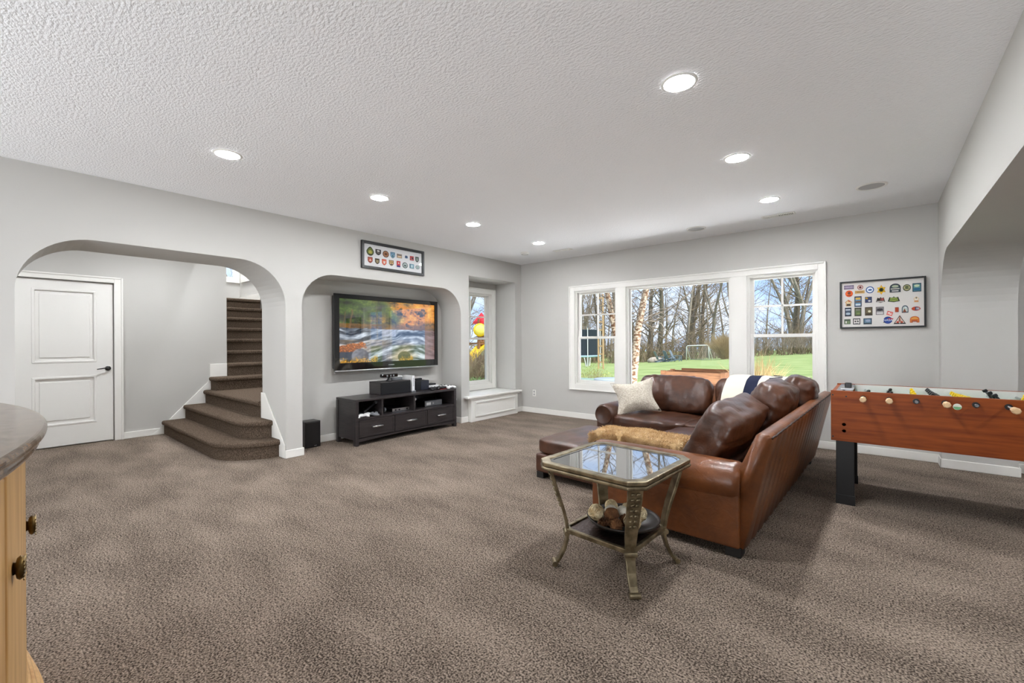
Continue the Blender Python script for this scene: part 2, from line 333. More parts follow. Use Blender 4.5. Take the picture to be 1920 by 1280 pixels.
# ------------------------------------------------------------------ windows
def wmap(pl):
    return (lambda bm,u0,u1,v0,v1,w0,w1: box(bm,u0,u1,YB+w0,YB+w1,v0,v1)) if pl == 'B' else (lambda bm,u0,u1,v0,v1,w0,w1: box(bm,-5.6-w0,-5.6-w1,u0,u1,v0,v1))
def rect_frame(wb, u0, u1, v0, v1, w0, w1, fw, fb=None, ft=None):
    bm = nb(); fb = fb or fw; ft = ft or fw
    wb(bm,u0,u0+fw,v0,v1,w0,w1); wb(bm,u1-fw,u1,v0,v1,w0,w1); wb(bm,u0+fw,u1-fw,v0,v0+fb,w0,w1); wb(bm,u0+fw,u1-fw,v1-ft,v1,w0,w1); return bm
def sash_window(name, pl, u0, u1, v0, v1, mid, mun):
    wb = wmap(pl); root = struct(name, M=((u0+u1)/2, YB, v0) if pl == 'B' else (-5.6, (u0+u1)/2, v0))
    obj('jamb', rect_frame(wb,u0,u1,v0,v1,0.0,0.14,0.014), M_TRIM, root)
    obj('window_stop', rect_frame(wb,u0+0.014,u1-0.014,v0+0.014,v1-0.014,0.012,0.035,0.016), M_TRIM, root, bevel=0.003)
    up = obj('upper_sash', rect_frame(wb,u0+0.014,u1-0.014,mid-0.02,v1-0.014,0.085,0.12,0.052,0.036,0.04), M_TRIM, root, bevel=0.004)
    lo = obj('lower_sash', rect_frame(wb,u0+0.014,u1-0.014,v0+0.014,mid+0.02,0.045,0.08,0.052,0.06,0.036), M_TRIM, root, bevel=0.004)
    uc = (u0+u1)/2; bm = nb(); wb(bm,uc-0.011,uc+0.011,mid,v1-0.05,0.088,0.112); obj('muntin', bm, M_TRIM, up)
    bm = nb(); wb(bm,u0+0.06,u1-0.06,mun-0.011,mun+0.011,0.088,0.112); obj('muntin', bm, M_TRIM, up)
    for a, b in ((u0+0.06, uc-0.011), (uc+0.011, u1-0.06)):
        for c, d in ((mid+0.015, mun-0.011), (mun+0.011, v1-0.05)):
            bm = nb(); wb(bm,a,b,c,d,0.100,0.104); obj('pane', bm, M_GLASS, up)
    bm = nb(); wb(bm,u0+0.06,u1-0.06,v0+0.07,mid-0.015,0.060,0.064); obj('pane', bm, M_GLASS, lo)
    bm = nb(); wb(bm,uc-0.03,uc+0.03,mid+0.002,mid+0.02,0.04,0.06); obj('sash_lock', bm, M_TRIM, lo)
    return root
sash_window('window_1', 'B', OP[0][0], OP[0][1], ZB, ZT, 1.362, 1.745)
sash_window('window_3', 'B', OP[2][0], OP[2][1], ZB, ZT, 1.362, 1.745)
sash_window('window_4', 'A', 5.18, 6.085, 0.52, 2.19, 1.362, 1.765)
wb = wmap('B'); r = struct('window_2', M=(-2.26, YB, ZB))
obj('jamb', rect_frame(wb,OP[1][0],OP[1][1],ZB,ZT,0.0,0.14,0.014), M_TRIM, r)
obj('window_stop', rect_frame(wb,OP[1][0]+.014,OP[1][1]-.014,ZB+.014,ZT-.014,0.012,0.04,0.018), M_TRIM, r, bevel=0.003)
sf = obj('fixed_sash', rect_frame(wb,OP[1][0]+.014,OP[1][1]-.014,ZB+.014,ZT-.014,0.06,0.1,0.035), M_TRIM, r, bevel=0.004)
bm = nb(); wb(bm,OP[1][0]+.045,OP[1][1]-.045,ZB+.045,ZT-.045,0.078,0.083); obj('pane', bm, M_GLASS, sf)
# casings
r = struct('trim_1', M=(-2.26, YB, 0.49))
def board(u0,u1,v0,v1,w0=-0.018,w1=0.0,wbx=None,par=None,nm='casing_board',bev=0.004):
    bm = nb(); (wbx or wb)(bm,u0,u1,v0,v1,w0,w1); return obj(nm, bm, M_TRIM, par, bevel=bev)
board(-4.05,-3.955,0.49,2.228,par=r); board(-0.545,-0.475,0.49,2.228,par=r)
board(-3.955,-0.545,ZT,2.228,par=r); board(-3.955,-0.545,0.49,ZB,par=r)
board(-3.185,-3.02,ZB,ZT,par=r); board(-1.505,-1.315,ZB,ZT,par=r)
for u0,u1,v0,v1 in ((-4.062,-4.04,0.478,2.24),(-0.485,-0.463,0.478,2.24),(-4.04,-0.485,2.218,2.24),(-4.04,-0.485,0.478,0.5)):
    board(u0,u1,v0,v1,-0.03,0,par=r,nm='back_band',bev=0.006)
wbA = wmap('A'); r = struct('trim_2', M=(-5.6, 5.63, 0.43))
for u0,u1,v0,v1 in ((5.085,5.18,0.43,2.275),(6.085,6.18,0.43,2.275),(5.18,6.085,2.19,2.275),(5.18,6.085,0.43,0.52)): board(u0,u1,v0,v1,wbx=wbA,par=r)
for u0,u1,v0,v1 in ((5.077,5.097,0.43,2.285),(6.168,6.188,0.43,2.285),(5.097,6.168,2.265,2.285)): board(u0,u1,v0,v1,-0.03,0,wbx=wbA,par=r,nm='back_band',bev=0.005)
# upstairs windows
for nm, ax in (('window_5','x'),('window_6','y')):
    r = struct(nm, M=(-10.6,3,2.66) if ax=='x' else (-9.9,3.5,2.66))
    if ax == 'x':
        f = holed(nb(), rect(2.45,3.49,2.60,4.05), [rect(2.60,3.36,2.72,3.9)], 'x', -10.61, -10.575); g = bx(-10.66,-10.655,2.55,3.40,2.66,3.95)
    else:
        f = holed(nb(), rect(-10.5,-9.37,2.60,4.05), [rect(-10.36,-9.5,2.72,3.9)], 'y', 3.51, 3.475); g = bx(-10.42,-9.45,3.56,3.565,2.66,3.95)
    obj('window_frame', f, M_TRIM, r); obj('pane', g, M_GLASS, r)

# ------------------------------------------------------------------ hall door
r = struct('door_1', M=(-7.95, 0.63, 0))
d = obj('door_slab', holed(nb(), rect(0.17,1.085,0.012,2.12), [rect(0.343,0.913,1.075,2.0), rect(0.343,0.913,0.28,0.888)], 'x', -7.955, -7.995), M_DOOR, r, bevel=0.006)
for v0, v1 in ((1.075,2.0),(0.28,0.888)):
    bm = bx(-7.985,-7.972,0.343,0.913,v0,v1); p = obj('door_panel', bm, M_DOOR, r)
    obj('panel_molding', holed(nb(), rect(0.335,0.921,v0-0.008,v1+0.008), [rect(0.365,0.891,v0+0.022,v1-0.022)], 'x', -7.972, -7.949), M_DOOR, p, bevel=0.008)
    obj('raised_field', bx(-7.973,-7.962,0.40,0.856,v0+0.06,v1-0.06), M_DOOR, p, bevel=0.009)
h = nb(); M = TR(-7.955,1.029,0.977,0,0,math.pi/2); lathe(h, [(0.001,0),(0.032,0),(0.032,0.006),(0.026,0.012),(0.012,0.014),(0.011,0.045),(0.001,0.046)], 18, M)
h = obj('door_handle', h, M_BLACKGLOSS, r, smooth=True, label='dark bronze lever handle')
obj('lever', tube(nb(), [(-7.912,1.03,0.977),(-7.908,0.99,0.982),(-7.906,0.95,0.975),(-7.905,0.915,0.97)], [0.010,0.008,0.007,0.006], 8), M_BLACKGLOSS, h, smooth=True)
obj('door_backing', bx(-8.05,-8.0,0.165,1.09,0,2.125), M_DOOR, r)
r = struct('trim_3', M=(-7.93, 0.63, 0))
for u0,u1,v0,v1 in ((0.075,0.165,0,2.19),(1.09,1.175,0,2.19),(0.165,1.09,2.125,2.19)):
    obj('casing_board', bx(-7.93,-7.912,u0,u1,v0,v1), M_TRIM, r, bevel=0.005)
for u0,u1,v0,v1 in ((0.07,0.09,0,2.2),(1.16,1.18,0,2.2),(0.09,1.16,2.18,2.2)):
    obj('back_band', bx(-7.93,-7.9,u0,u1,v0,v1), M_TRIM, r, bevel=0.005)

# ------------------------------------------------------------------ staircase
st = thing('staircase', 'brown carpeted staircase curving up behind the open arch', 'stairs', (-6.8, 1.6, 0))
RZ = 0.197
def stair_outline(y0, x_end, y_end, r, nose):
    """front edge along x at y0 from the hall wall, rounded corner, then side edge back to the jamb"""
    p = [(-7.915, y0-nose)]; cx, cy = x_end-r, y0+r
    for k in range(13):
        a = -math.pi/2 + math.pi/2*k/12; p.append((cx+(r+nose)*math.cos(a), cy+(r+nose)*math.sin(a)))
    if y_end+0 > cy: p.append((x_end+nose, y_end))
    return p
def step(k, riser, tread, nm='step'):
    z1 = RZ*k; o = obj(nm, prism(nb(), riser, 'z', 0.0 if k < 4 else z1-RZ, z1-0.03), M_STAIR, st)
    obj('tread', prism(nb(), tread, 'z', z1-0.062, z1), M_STAIR, o, bevel=0.026, seg=4, smooth=False)
for k, (y0, xe, r) in enumerate(((1.60,-5.26,0.545),(1.855,-5.46,0.29)), 1):
    back = [(xe, 2.149), (-5.79, 2.149), (-5.79, 2.6), (-7.915, 2.6)]
    ro = stair_outline(y0+0.02, xe-0.02, 2.149, r, 0); to = stair_outline(y0+0.02, xe-0.02, 2.149, r, 0.032)
    step(k, ro + [(-5.79,2.149),(-5.79,2.6),(-7.915,2.6)], to + [(-5.79,2.149),(-5.79,2.6),(-7.915,2.6)])
step(3, rect(-7.915,-5.80,2.13,3.49), rect(-7.915,-5.80,2.095,3.49))
step(4, rect(-9.0,-7.63,2.20,3.49) if False else [(-7.63,2.20),(-7.63,3.49),(-8.2,3.49),(-8.2,2.43),(-7.915,2.43),(-7.915,2.20)],
        [(-7.595,2.17),(-7.595,3.49),(-8.2,3.49),(-8.2,2.43),(-7.915,2.43),(-7.915,2.17)])
for k in range(5, 12):
    x = -7.63-0.263*(k-4); step(k, rect(x-0.35, x, 2.43, 3.49), rect(x-0.35 if k < 11 else -10.58, x+0.032, 2.43, 3.49))
def skirt(poly, axis, a0, a1): return obj('skirt_board', prism(nb(), poly, axis, a0, a1), M_TRIM, st, bevel=0.004)
skirt([(1.46,0),(1.58,0.092),(2.19,0.74),(2.19,0.985),(2.425,0.985),(2.425,0),(1.46,0)][:-1], 'x', -7.929, -7.914)
skirt([(-5.14,0.0),(-5.14,0.145),(-5.70,0.70),(-5.80,0.70),(-5.80,0.0)], 'y', 2.135, 2.149)
bm = nb(); box(bm,-10.58,-9.45,3.475,3.499,2.167,2.30); obj('skirt_board', bm, M_TRIM, st)

# ------------------------------------------------------------------ window seat
ws = thing('window_seat', 'white panelled window seat under the narrow left window', 'window seat', (-5.08, 5.6, 0))
obj('seat_base', bx(XA+0.001,-5.045,5.005,6.192,0,0.385), M_TRIM, ws, bevel=0.004)
sb = nb(); box(sb,-5.6,-5.105,5.043,6.231,0.385,0.42); box(sb,-5.12,-5.015,4.90,6.29,0.385,0.42)
obj('seat_board', sb, M_TRIM, ws, bevel=0.01, seg=3)
obj('cove_molding', bx(XA,-5.03,4.96,6.24,0.362,0.386), M_TRIM, ws, bevel=0.01)
obj('panel_molding', holed(nb(), rect(5.085,6.12,0.075,0.325), [rect(5.112,6.093,0.102,0.298)], 'x', -5.045, -5.03), M_TRIM, ws, bevel=0.006)

# ------------------------------------------------------------------ ceiling fittings
lp = thing('recessed_light', 'x', 'ceiling light', (0,0,H), 'recessed ceiling lights')
obj('trim_ring', lathe(nb(), [(0.080,-0.001),(0.081,-0.007),(0.090,-0.006),(0.096,-0.001)], 32, TR(0,0,H), close=False), M_TRIM, lp, smooth=True)
obj('lens', lathe(nb(), [(0.001,-0.006),(0.079,-0.006),(0.079,-0.001),(0.001,-0.001)], 32, TR(0,0,H), close=False), M_LENS, lp)
first = True
LL = {(-0.84,2.47):'round white recessed ceiling light, largest and nearest, over the sofa side', (-0.84,3.78):'recessed ceiling light in the middle of the three above the sofa',
      (-0.84,5.12):'recessed ceiling light beside the larger ceiling vent', (-3.784,1.17):'leftmost recessed ceiling light, nearest the stair arch',
      (-3.784,2.49):'recessed ceiling light left of the small picture over the television', (-3.784,3.80):'recessed ceiling light right of the small picture frame, third from left',
      (-3.784,5.15):'smallest recessed ceiling light near the far left room corner'}
for (x, y), lb in LL.items():
    M = Matrix.Translation((x,y,H))
    if first: lp.matrix_world = M; lp['label'] = lb; first = False
    else: dup(lp, M, lb)
for x, y, w_ in ((2.4,1.2,'nearest the rear'),(2.4,3.2,'in the middle'),(2.4,5.0,'nearest the window wall')):
    dup(lp, Matrix.Translation((x,y,H)), 'recessed ceiling light of the side room beyond the beam, '+w_, 'recessed side room lights')
dup(lp, Matrix.Translation((-6.9,1.5,H)), 'recessed hall light above the stair foot behind the arch', 'recessed hall lights')
dup(lp, Matrix.Translation((-6.6,-0.1,H)), 'recessed hall light above the hall door behind the arch', 'recessed hall lights')
dup(lp, Matrix.Translation((-7.0,2.75,4.7)) @ Matrix.Scale(1.5,4), 'added unseen light high above the stair landing', 'recessed hall lights')  # lamp added out of view to brighten the stairwell
dup(lp, Matrix.Translation((-9.9,2.95,4.7)) @ Matrix.Scale(2.0,4), 'added unseen light high above the top floor', 'recessed hall lights')  # enlarged lamp, also added, whitens the walls upstairs
sp = thing('ceiling_speaker', 'larger round grey ceiling speaker near the right beam', 'speaker', (-0.035,5.3,H), 'ceiling speakers')
obj('speaker_rim', lathe(nb(), [(0.098,0),(0.098,-0.008),(0.115,-0.008),(0.119,0)], 32, TR(-0.035,5.3,H), close=False), M_TRIM, sp, smooth=True)
obj('grille', lathe(nb(), [(0.001,-0.007),(0.099,-0.005)], 32, TR(-0.035,5.3,H), close=False), M_GRILLE, sp, smooth=True)
dup(sp, TR(-1.78,5.83,H), 'smaller round grey ceiling speaker above the picture window')
def vent(x, y, w, d, label):
    v = thing('ceiling_vent', label, 'vent', (x,y,H), 'ceiling vents')
    obj('vent_frame', holed(nb(), rect(x-w/2,x+w/2,y-d/2,y+d/2), [rect(x-w/2+.02,x+w/2-.02,y-d/2+.02,y+d/2-.02)], 'z', H-0.008, H), M_TRIM, v, bevel=0.003)
    obj('duct_opening', bx(x-w/2+.02,x+w/2-.02,y-d/2+.02,y+d/2-.02,H-0.003,H-0.001), M_DARKSLOT, v)
    n = 18
    for i in range(n):
        xx = x-w/2+.03+(w-.06)*i/(n-1); obj('louver', bx(-.004,.004,-d/2+.02,d/2-.02,-.002,.010, M=TR(xx,y,H-0.010,0,0,0.5 if i < n/2 else -0.5)), M_TRIM, v)
vent(-0.87,5.83,0.33,0.115,'white louvered ceiling vent near the right hand window'); vent(-3.79,5.79,0.31,0.11,'white louvered ceiling vent near the far left corner')
sd = thing('smoke_detector', 'small white ceiling sensor in the far left corner', 'smoke detector', (-4.364,5.56,H))
obj('housing', lathe(nb(), [(0.07,0),(0.072,-0.012),(0.06,-0.03),(0.02,-0.034),(0.001,-0.034)], 24, TR(-4.364,5.56,H), close=False), M_TRIM, sd, smooth=True)
obj('sensor_slot', lathe(nb(), [(0.052,-0.028),(0.055,-0.034),(0.046,-0.034)], 24, TR(-4.364,5.56,H), close=False), M_GRILLE, sd, smooth=True)
ol = thing('wall_outlet', 'white electrical outlet low on the window wall', 'outlet', (-4.83,YB,0.36))
obj('cover_plate', bx(-4.865,-4.795,YB-0.007,YB,0.302,0.418), M_TRIM, ol, bevel=0.003)
for z in (0.335,0.385): obj('socket', bx(-4.848,-4.812,YB-0.009,YB-0.006,z-0.017,z+0.017), M_GRILLE, ol, bevel=0.003)
r = struct('added_rear_door', M=(-2.3,-3.6,0))  # unseen patio doors added to go with the rear fill lamp
for i in range(3):
    x0 = -4.75+1.65*i; obj('added_door_panel', holed(nb(), rect(x0,x0+1.62,0.02,2.25), [rect(x0+.09,x0+1.53,0.14,2.14)], 'y', -3.599, -3.56), M_TRIM, r)
    obj('pane', bx(x0+.09,x0+1.53,-3.585,-3.58,0.14,2.14), M_GLASS, r)

# ------------------------------------------------------------------ television
TX = -5.47
tv = thing('television', 'large black flat television showing an autumn waterfall', 'television', (TX, 3.79, 0.925))
ty0, ty1, tz0, tz1 = 2.905, 4.665, 0.925, 1.955
obj('tv_body', bx(TX-0.09,TX-0.012,ty0+.02,ty1-.02,tz0+.03,tz1-.02), M_BLACK, tv, bevel=0.01)
obj('bezel', holed(nb(), rect(ty0,ty1,tz0,tz1), [rect(ty0+.075,ty1-.062,tz0+.105,tz1-.062)], 'x', TX-0.014, TX+0.008), M_BLACKGLOSS, tv, bevel=0.004)
obj('chrome_strip', bx(TX-0.012,TX+0.012,ty0+.003,ty1-.003,tz0-.012,tz0+.006), M_STEEL, tv, bevel=0.004)
obj('brand_mark', bx(TX+0.008,TX+0.0095,3.73,3.83,tz0+.048,tz0+.058), M_STEEL, tv)
obj('wall_mount', bx(-5.6,TX-0.088,3.5,4.05,1.2,1.7), M_BLACK, tv)
def tv_picture():
    nu, nv = 236, 132; u0, u1, v0, v1 = ty0+.073, ty1-.06, tz0+.103, tz1-.06
    bm = nb(); vs = [[bm.verts.new((TX-0.006, u0+(u1-u0)*i/nu, v0+(v1-v0)*j/nv)) for i in range(nu+1)] for j in range(nv+1)]
    for j in range(nv):
        for i in range(nu): bm.faces.new((vs[j][i], vs[j][i+1], vs[j+1][i+1], vs[j+1][i]))
    def N(x, y, s=0.0): return noise.noise(Vector((x, y, s)))
    def mix(a, b, k): k = max(0, min(1, k)); return tuple(p+(q-p)*k for p, q in zip(a, b))
    def col(u, v):
        if v > 0.55-0.03*u+0.015*N(u*14, 3):                                          # forest bank
            leaf = N(u*9, v*9)+0.6*N(u*23, v*23, 2)+0.5*N(u*50, v*50, 5)
            k = (u-0.36+0.25*N(u*5, v*5, 8))*3.2; c = mix((60,84,34), (226,140,36), k)
            c = mix(c, (252,196,84), leaf*1.1-0.15) if k > 0.3 else mix(c, (128,150,58), leaf-0.1)
            c = mix(c, (28,30,24), -leaf*1.4-0.1)
            if v < 0.72: c = mix(c, (38,32,44), (0.72-v)*4.5-0.5*max(0, leaf)-(0.4 if 0.45 < u < 0.75 else 0))
            for tx, w, tt in ((0.11,0.013,.84),(0.30,0.006,.75),(0.225,0.005,.7),(0.34,0.004,.95),(0.05,0.006,.8)):
                d_ = abs(u-tx-0.06*(v-0.7)-0.012*N(v*9,tx*50))/w
                if v < tt: c = mix(c, (138,92,60), 0.75*(1-d_))
            if v < 0.615: c = mix(c, (142,96,44), 0.6+0.4*leaf)
            return c
        q_ = v+0.10*math.sin(u*5+1)-0.22*u*max(0,v-.1)+0.03*N(u*6,v*6,9); w = 0.8*N(u*4, q_*15)+0.6*N(u*9, q_*34, 3)+0.35*N(u*24, q_*60, 4); dark = (34,44,58)         # rapids
        k = 0.42+1.0*w+0.25*max(0, 0.45-v)+0.35*max(0, .25-abs(u-.42)-abs(v-.3)*.5)
        c = mix(dark, (222,232,244), k)
        if v < 0.36: c = mix(c, (232,176,110), 0.55*max(0, N(u*4, v*7, 6)+0.15))
        if 0.40 < u < 0.55 and v > 0.42: c = mix(c, (200,208,230), 0.6+0.4*N(u*60, 1))
        r1 = ((u-0.11)/0.16)**2+((v-0.235-0.3*(u-0.11))/0.075)**2                       # leaf-strewn rocks
        r1 += .5*N(u*22, v*22, 1)
        if r1 < 1: c = mix(c, mix((120,66,34), (226,128,44), 0.4+N(u*70, v*70)*1.6-(v-.28)*-3), (1-r1)*3)
        if u < 0.16 and v < 0.17: c = (52,62,78)
        r2 = ((u-0.19)/0.085)**2+((v-0.10)/0.13)**2
        if r2 < 1: c = mix(c, mix((140,142,152), (70,72,84), (u-0.13)*7+N(u*30,v*30)*.4), (1-r2)*4)
        r3 = ((u-0.64)/0.075)**2+((v-0.07)/0.10)**2
        if r3 < 1: c = mix(c, mix((112,98,76), (52,46,40), (0.16-v)*7+N(u*40,v*40)*.4), (1-r3)*4)
        lf = N(u*95, v*62, 7)+.6*N(u*41, v*30, 2); hgt = 0.085+0.06*N(u*16, 4)
        if u < 0.36 or 0.58 < u < 0.74: c = mix(c, mix((92,78,34), (232,168,52), .5+lf), (hgt-v)*16+lf*.6)
        if u > 0.88: c = mix(c, (120,70,66), 0.6)
        return c
    lay = bm.loops.layers.float_color.new('picture'); cache = {}
    for j in range(nv+1):
        for i in range(nu+1): cache[vs[j][i]] = srgb(*[max(0, min(255, q)) for q in col(i/nu, j/nv)])
    for f in bm.faces:
        for l in f.loops: l[lay] = cache[l.vert]
    m = bpy.data.materials.new('tv_picture'); m.use_nodes = True; Nn, L = m.node_tree.nodes, m.node_tree.links; p = Nn['Principled BSDF']
    p.inputs['Base Color'].default_value = (0.004,0.004,0.005,1); p.inputs['Roughness'].default_value = 0.03; p.inputs['IOR'].default_value = 2.1; p.inputs['Coat Weight'].default_value = 0.6; p.inputs['Coat Roughness'].default_value = 0.02
    at = Nn.new('ShaderNodeAttribute'); at.attribute_name = 'picture'; L.new(at.outputs['Color'], p.inputs['Emission Color']); p.inputs['Emission Strength'].default_value = 0.85
    obj('screen', bm, m, tv)
tv_picture()

# ------------------------------------------------------------------ television stand
SX0, SX1, SY0, SY1, SZ = -5.485, -5.005, 2.935, 4.64, 0.585
sd = thing('tv_stand', 'long espresso wooden television stand with three drawers', 'tv stand', (-5.25, 3.79, 0))
obj('top_board', bx(SX0,SX1,SY0,SY1,SZ-.03,SZ), M_BLACKWOOD, sd, bevel=0.005)
for y in (SY0, SY1-.045):
    obj('leg', bx(SX1-.06,SX1,y,y+.045,0,SZ-.03), M_BLACKWOOD, sd, bevel=0.004); obj('leg', bx(SX0,SX0+.05,y,y+.045,0,SZ-.03), M_BLACKWOOD, sd, bevel=0.004)
    obj('side_panel', bx(SX0+.05,SX1-.06,y+.008,y+.035,0.07,SZ-.03), M_BLACKWOOD, sd)
obj('back_panel', bx(SX0,SX0+.015,SY0+.045,SY1-.045,0.08,SZ-.03), M_BLACKWOOD, sd)
obj('shelf', bx(SX0+.015,SX1-.008,SY0+.045,SY1-.045,0.322,0.345), M_BLACKWOOD, sd)
for y in (3.333, 3.853): obj('divider', bx(SX0+.015,SX1-.015,y-.012,y+.012,0.345,SZ-.03), M_BLACKWOOD, sd)
obj('bottom_panel', bx(SX0+.015,SX1-.02,SY0+.045,SY1-.045,0.088,0.103), M_BLACKWOOD, sd)
ap = [(SY0+.045,0.088)] + [(SY0+.045+(SY1-SY0-.09)*i/16, 0.048+0.022*math.sin(math.pi*i/16)) for i in range(17)] + [(SY1-.045,0.088)]
obj('apron', prism(nb(), ap, 'x', SX1-.03, SX1-.006), M_BLACKWOOD, sd)
for a, b in ((SY0+.05,3.508),(3.518,4.066),(4.076,SY1-.05)):
    dr = obj('drawer', bx(SX0+.05,SX1-.004,a,b,0.105,0.318), M_BLACKWOOD, sd, bevel=0.004)
    obj('drawer_panel', holed(nb(), rect(a,b,0.105,0.318), [rect(a+.022,b-.022,0.125,0.298)], 'x', SX1-.004, SX1+.002), M_BLACKWOOD, dr)
    yc = (a+b)/2; hb = tube(nb(), [(SX1-.004,yc-.075,0.215),(SX1+.022,yc-.07,0.217),(SX1+.028,yc,0.219),(SX1+.022,yc+.07,0.217),(SX1-.004,yc+.075,0.215)], [0.009,0.011,0.013,0.011,0.009], 8)
    obj('handle', hb, M_STEEL, dr, smooth=True, label='curved nickel drawer pull')

# ------------------------------------------------------------------ devices on and in the stand
T = SZ
cs = thing('center_speaker', 'long black center speaker on the stand under the television', 'speaker', (-5.2,3.62,T))
obj('cabinet', bx(-5.44,-5.17,3.40,3.90,T,T+.175), M_BLACKWOOD, cs, bevel=0.004)
obj('grille', bx(-5.172,-5.160,3.408,3.892,T+.008,T+.167), M_BLACK, cs, bevel=0.003)
kn = thing('motion_camera', 'slim black motion sensing camera bar on the center speaker', 'camera', (-5.26,3.60,T+.175))
obj('base', lathe(nb(), [(0.045,0),(0.045,0.012),(0.018,0.03),(0.012,0.06),(0.001,0.061)], 16, TR(-5.26,3.60,T+.175)), M_BLACK, kn, smooth=True)
obj('bar', bx(-5.30,-5.235,3.475,3.735,T+.231,T+.275), M_BLACKGLOSS, kn, bevel=0.01, seg=3)
for y in (3.555,3.615,3.66): obj('lens', cyl(nb(), (-5.236,y,T+.253), (-5.2335,y,T+.253), 0.013), M_GREYP, kn)
sh = thing('disc_case', 'grey flat case lying on the center speaker behind the camera', 'case', (-5.36,3.78,T+.175))
obj('case_body', bx(-5.44,-5.33,3.69,3.88,T+.175,T+.215), M_GREYP, sh, bevel=0.006); obj('case_lid', bx(-5.435,-5.335,3.70,3.88,T+.215,T+.232), M_WHITEP, sh, bevel=0.006)
wc_ = thing('white_console', 'upright white game console beside the center speaker', 'game console', (-5.24,3.945,T))
obj('console_body', bx(-5.38,-5.16,3.922,3.968,T+.012,T+.235), M_WHITEP, wc_, bevel=0.004); obj('console_stand', bx(-5.36,-5.15,3.912,3.98,T,T+.02), M_GREYP, wc_, bevel=0.004); obj('disc_slot', bx(-5.162,-5.158,3.942,3.948,T+.08,T+.2), M_GREYP, wc_)
bk = thing('black_console', 'black boxy console with a small bar on top, right of the white console', 'game console', (-5.3,4.12,T))
obj('console_body', bx(-5.43,-5.22,4.03,4.28,T,T+.145), M_BLACK, bk, bevel=0.006); obj('front_face', bx(-5.222,-5.214,4.125,4.275,T+.006,T+.14), flat(40,42,52,0.4), bk, bevel=0.003); obj('top_bar', bx(-5.40,-5.36,4.04,4.26,T+.145,T+.168), M_BLACK, bk, bevel=0.004)
def gamepad(x, y, z, rz, m1, m2, label, group):
    M = TR(x, y, z, rz); g = thing('game_controller', label, 'controller', M, group)
    bm = softbox(nb(), 0.05, 0.075, 0.02, M @ TR(0,0,0.024), k=3, n=6); obj('shell', bm, m1, g, smooth=True)
    for s in (-1, 1): obj('grip', tube(nb(), [M@Vector((0.0,0.055*s,0.024)), M@Vector((0.04,0.07*s,0.02)), M@Vector((0.075,0.072*s,0.014))], [0.022,0.02,0.012], 8), m1, g, smooth=True)
    for s in (-1, 1): obj('thumbstick', cyl(nb(), M@Vector((0.008,0.032*s,0.04)), M@Vector((0.008,0.032*s,0.053)), 0.01, 0.012, 10), m2, g)
gamepad(-5.12,4.27,T,0.2,M_BLACK,M_GREYP,'black game controller on the stand, left of the pair','game controllers on the stand')
gamepad(-5.13,4.435,T,-0.1,M_BLACK,M_GREYP,'black game controller on the stand beside the white console box','game controllers on the stand')
gamepad(-5.09,4.60-.03,T+.0,0.1,M_WHITEP,M_BLACK,'white game controller at the right end of the stand','game controllers on the stand')
gamepad(-5.22,4.55,T+.0,-0.1,M_WHITEP,M_BLACK,'white game controller behind the other white one','game controllers on the stand')
db = thing('disc_player', 'small white and black box behind the controllers', 'disc player', (-5.33,4.43,T))
obj('player_body', bx(-5.46,-5.30,4.33,4.55,T,T+.05), M_WHITEP, db, bevel=0.006); obj('player_top', bx(-5.44,-5.32,4.35,4.50,T+.05,T+.075), M_BLACK, db, bevel=0.004)
cb_ = thing('coiled_cable', 'red cable trailing across the stand top', 'cable', (-5.1,4.45,T))
obj('cord', tube(nb(), [(-5.06,4.36,T+.006),(-5.04,4.42,T+.006),(-5.07,4.48,T+.006),(-5.05,4.53,T+.006),(-5.08,4.57,T+.006)], 0.004, 6), flat(150,40,36), cb_, smooth=True); obj('plug', bx(-5.09,-5.075,4.565,4.585,T,T+.012), M_BLACK, cb_)
SH = 0.345
# left compartment: guitar-like controller pile
gc = thing('toy_guitar', 'white and black guitar game controller lying in the left shelf', 'controller', (-5.2,3.12,SH))
obj('guitar_body', softbox(nb(), 0.11, 0.13, 0.022, TR(-5.16,3.10,SH+.026,0.2), k=2.6, n=8), M_WHITEP, gc, smooth=True); obj('guitar_neck', bx(-0.012,0.012,0,0.26,-.01,.012, M=TR(-5.09,3.10,SH+.06,0.25,0.42)), M_BLACK, gc, bevel=0.003)
obj('pick_guard', softbox(nb(), 0.06, 0.08, 0.006, TR(-5.14,3.09,SH+.05,0.2), k=3, n=5), M_BLACK, gc, smooth=True); obj('headstock', bx(-0.02,0.02,0.22,0.29,-.008,.014, M=TR(-5.09,3.10,SH+.06,0.25,0.42)), M_GREYP, gc, bevel=0.003)
gamepad(-5.08,3.05,SH,0.1,M_WHITEP,M_BLACK,'white game controller in front of the toy guitar in the left shelf','game controllers in the stand'); gamepad(-5.09,3.25,SH,0.9,M_GREYP,M_BLACK,'grey game controller at the right of the left shelf','game controllers in the stand')
dv = thing('media_player', 'flat silver fronted media player in the middle shelf', 'media player', (-5.2,3.7,SH))
obj('player_body', bx(-5.42,-5.12,3.55,3.84,SH,SH+.045), M_BLACK, dv, bevel=0.004); obj('face_plate', bx(-5.122,-5.112,3.552,3.838,SH+.004,SH+.044), M_STEEL, dv, bevel=0.003)
for y in (3.60,3.66,3.79): obj('knob', cyl(nb(), (-5.112,y,SH+.024), (-5.103,y,SH+.024), 0.010), M_BLACK, dv)
hd = thing('headset', 'black headset standing in the middle shelf', 'headset', (-5.2,3.42,SH))
obj('headband', tube(nb(), [(-5.2,3.42+0.055*math.cos(a),SH+.045+0.075*math.sin(a)) for a in [math.pi*i/10 for i in range(11)]], 0.008, 6), M_BLACK, hd, smooth=True)
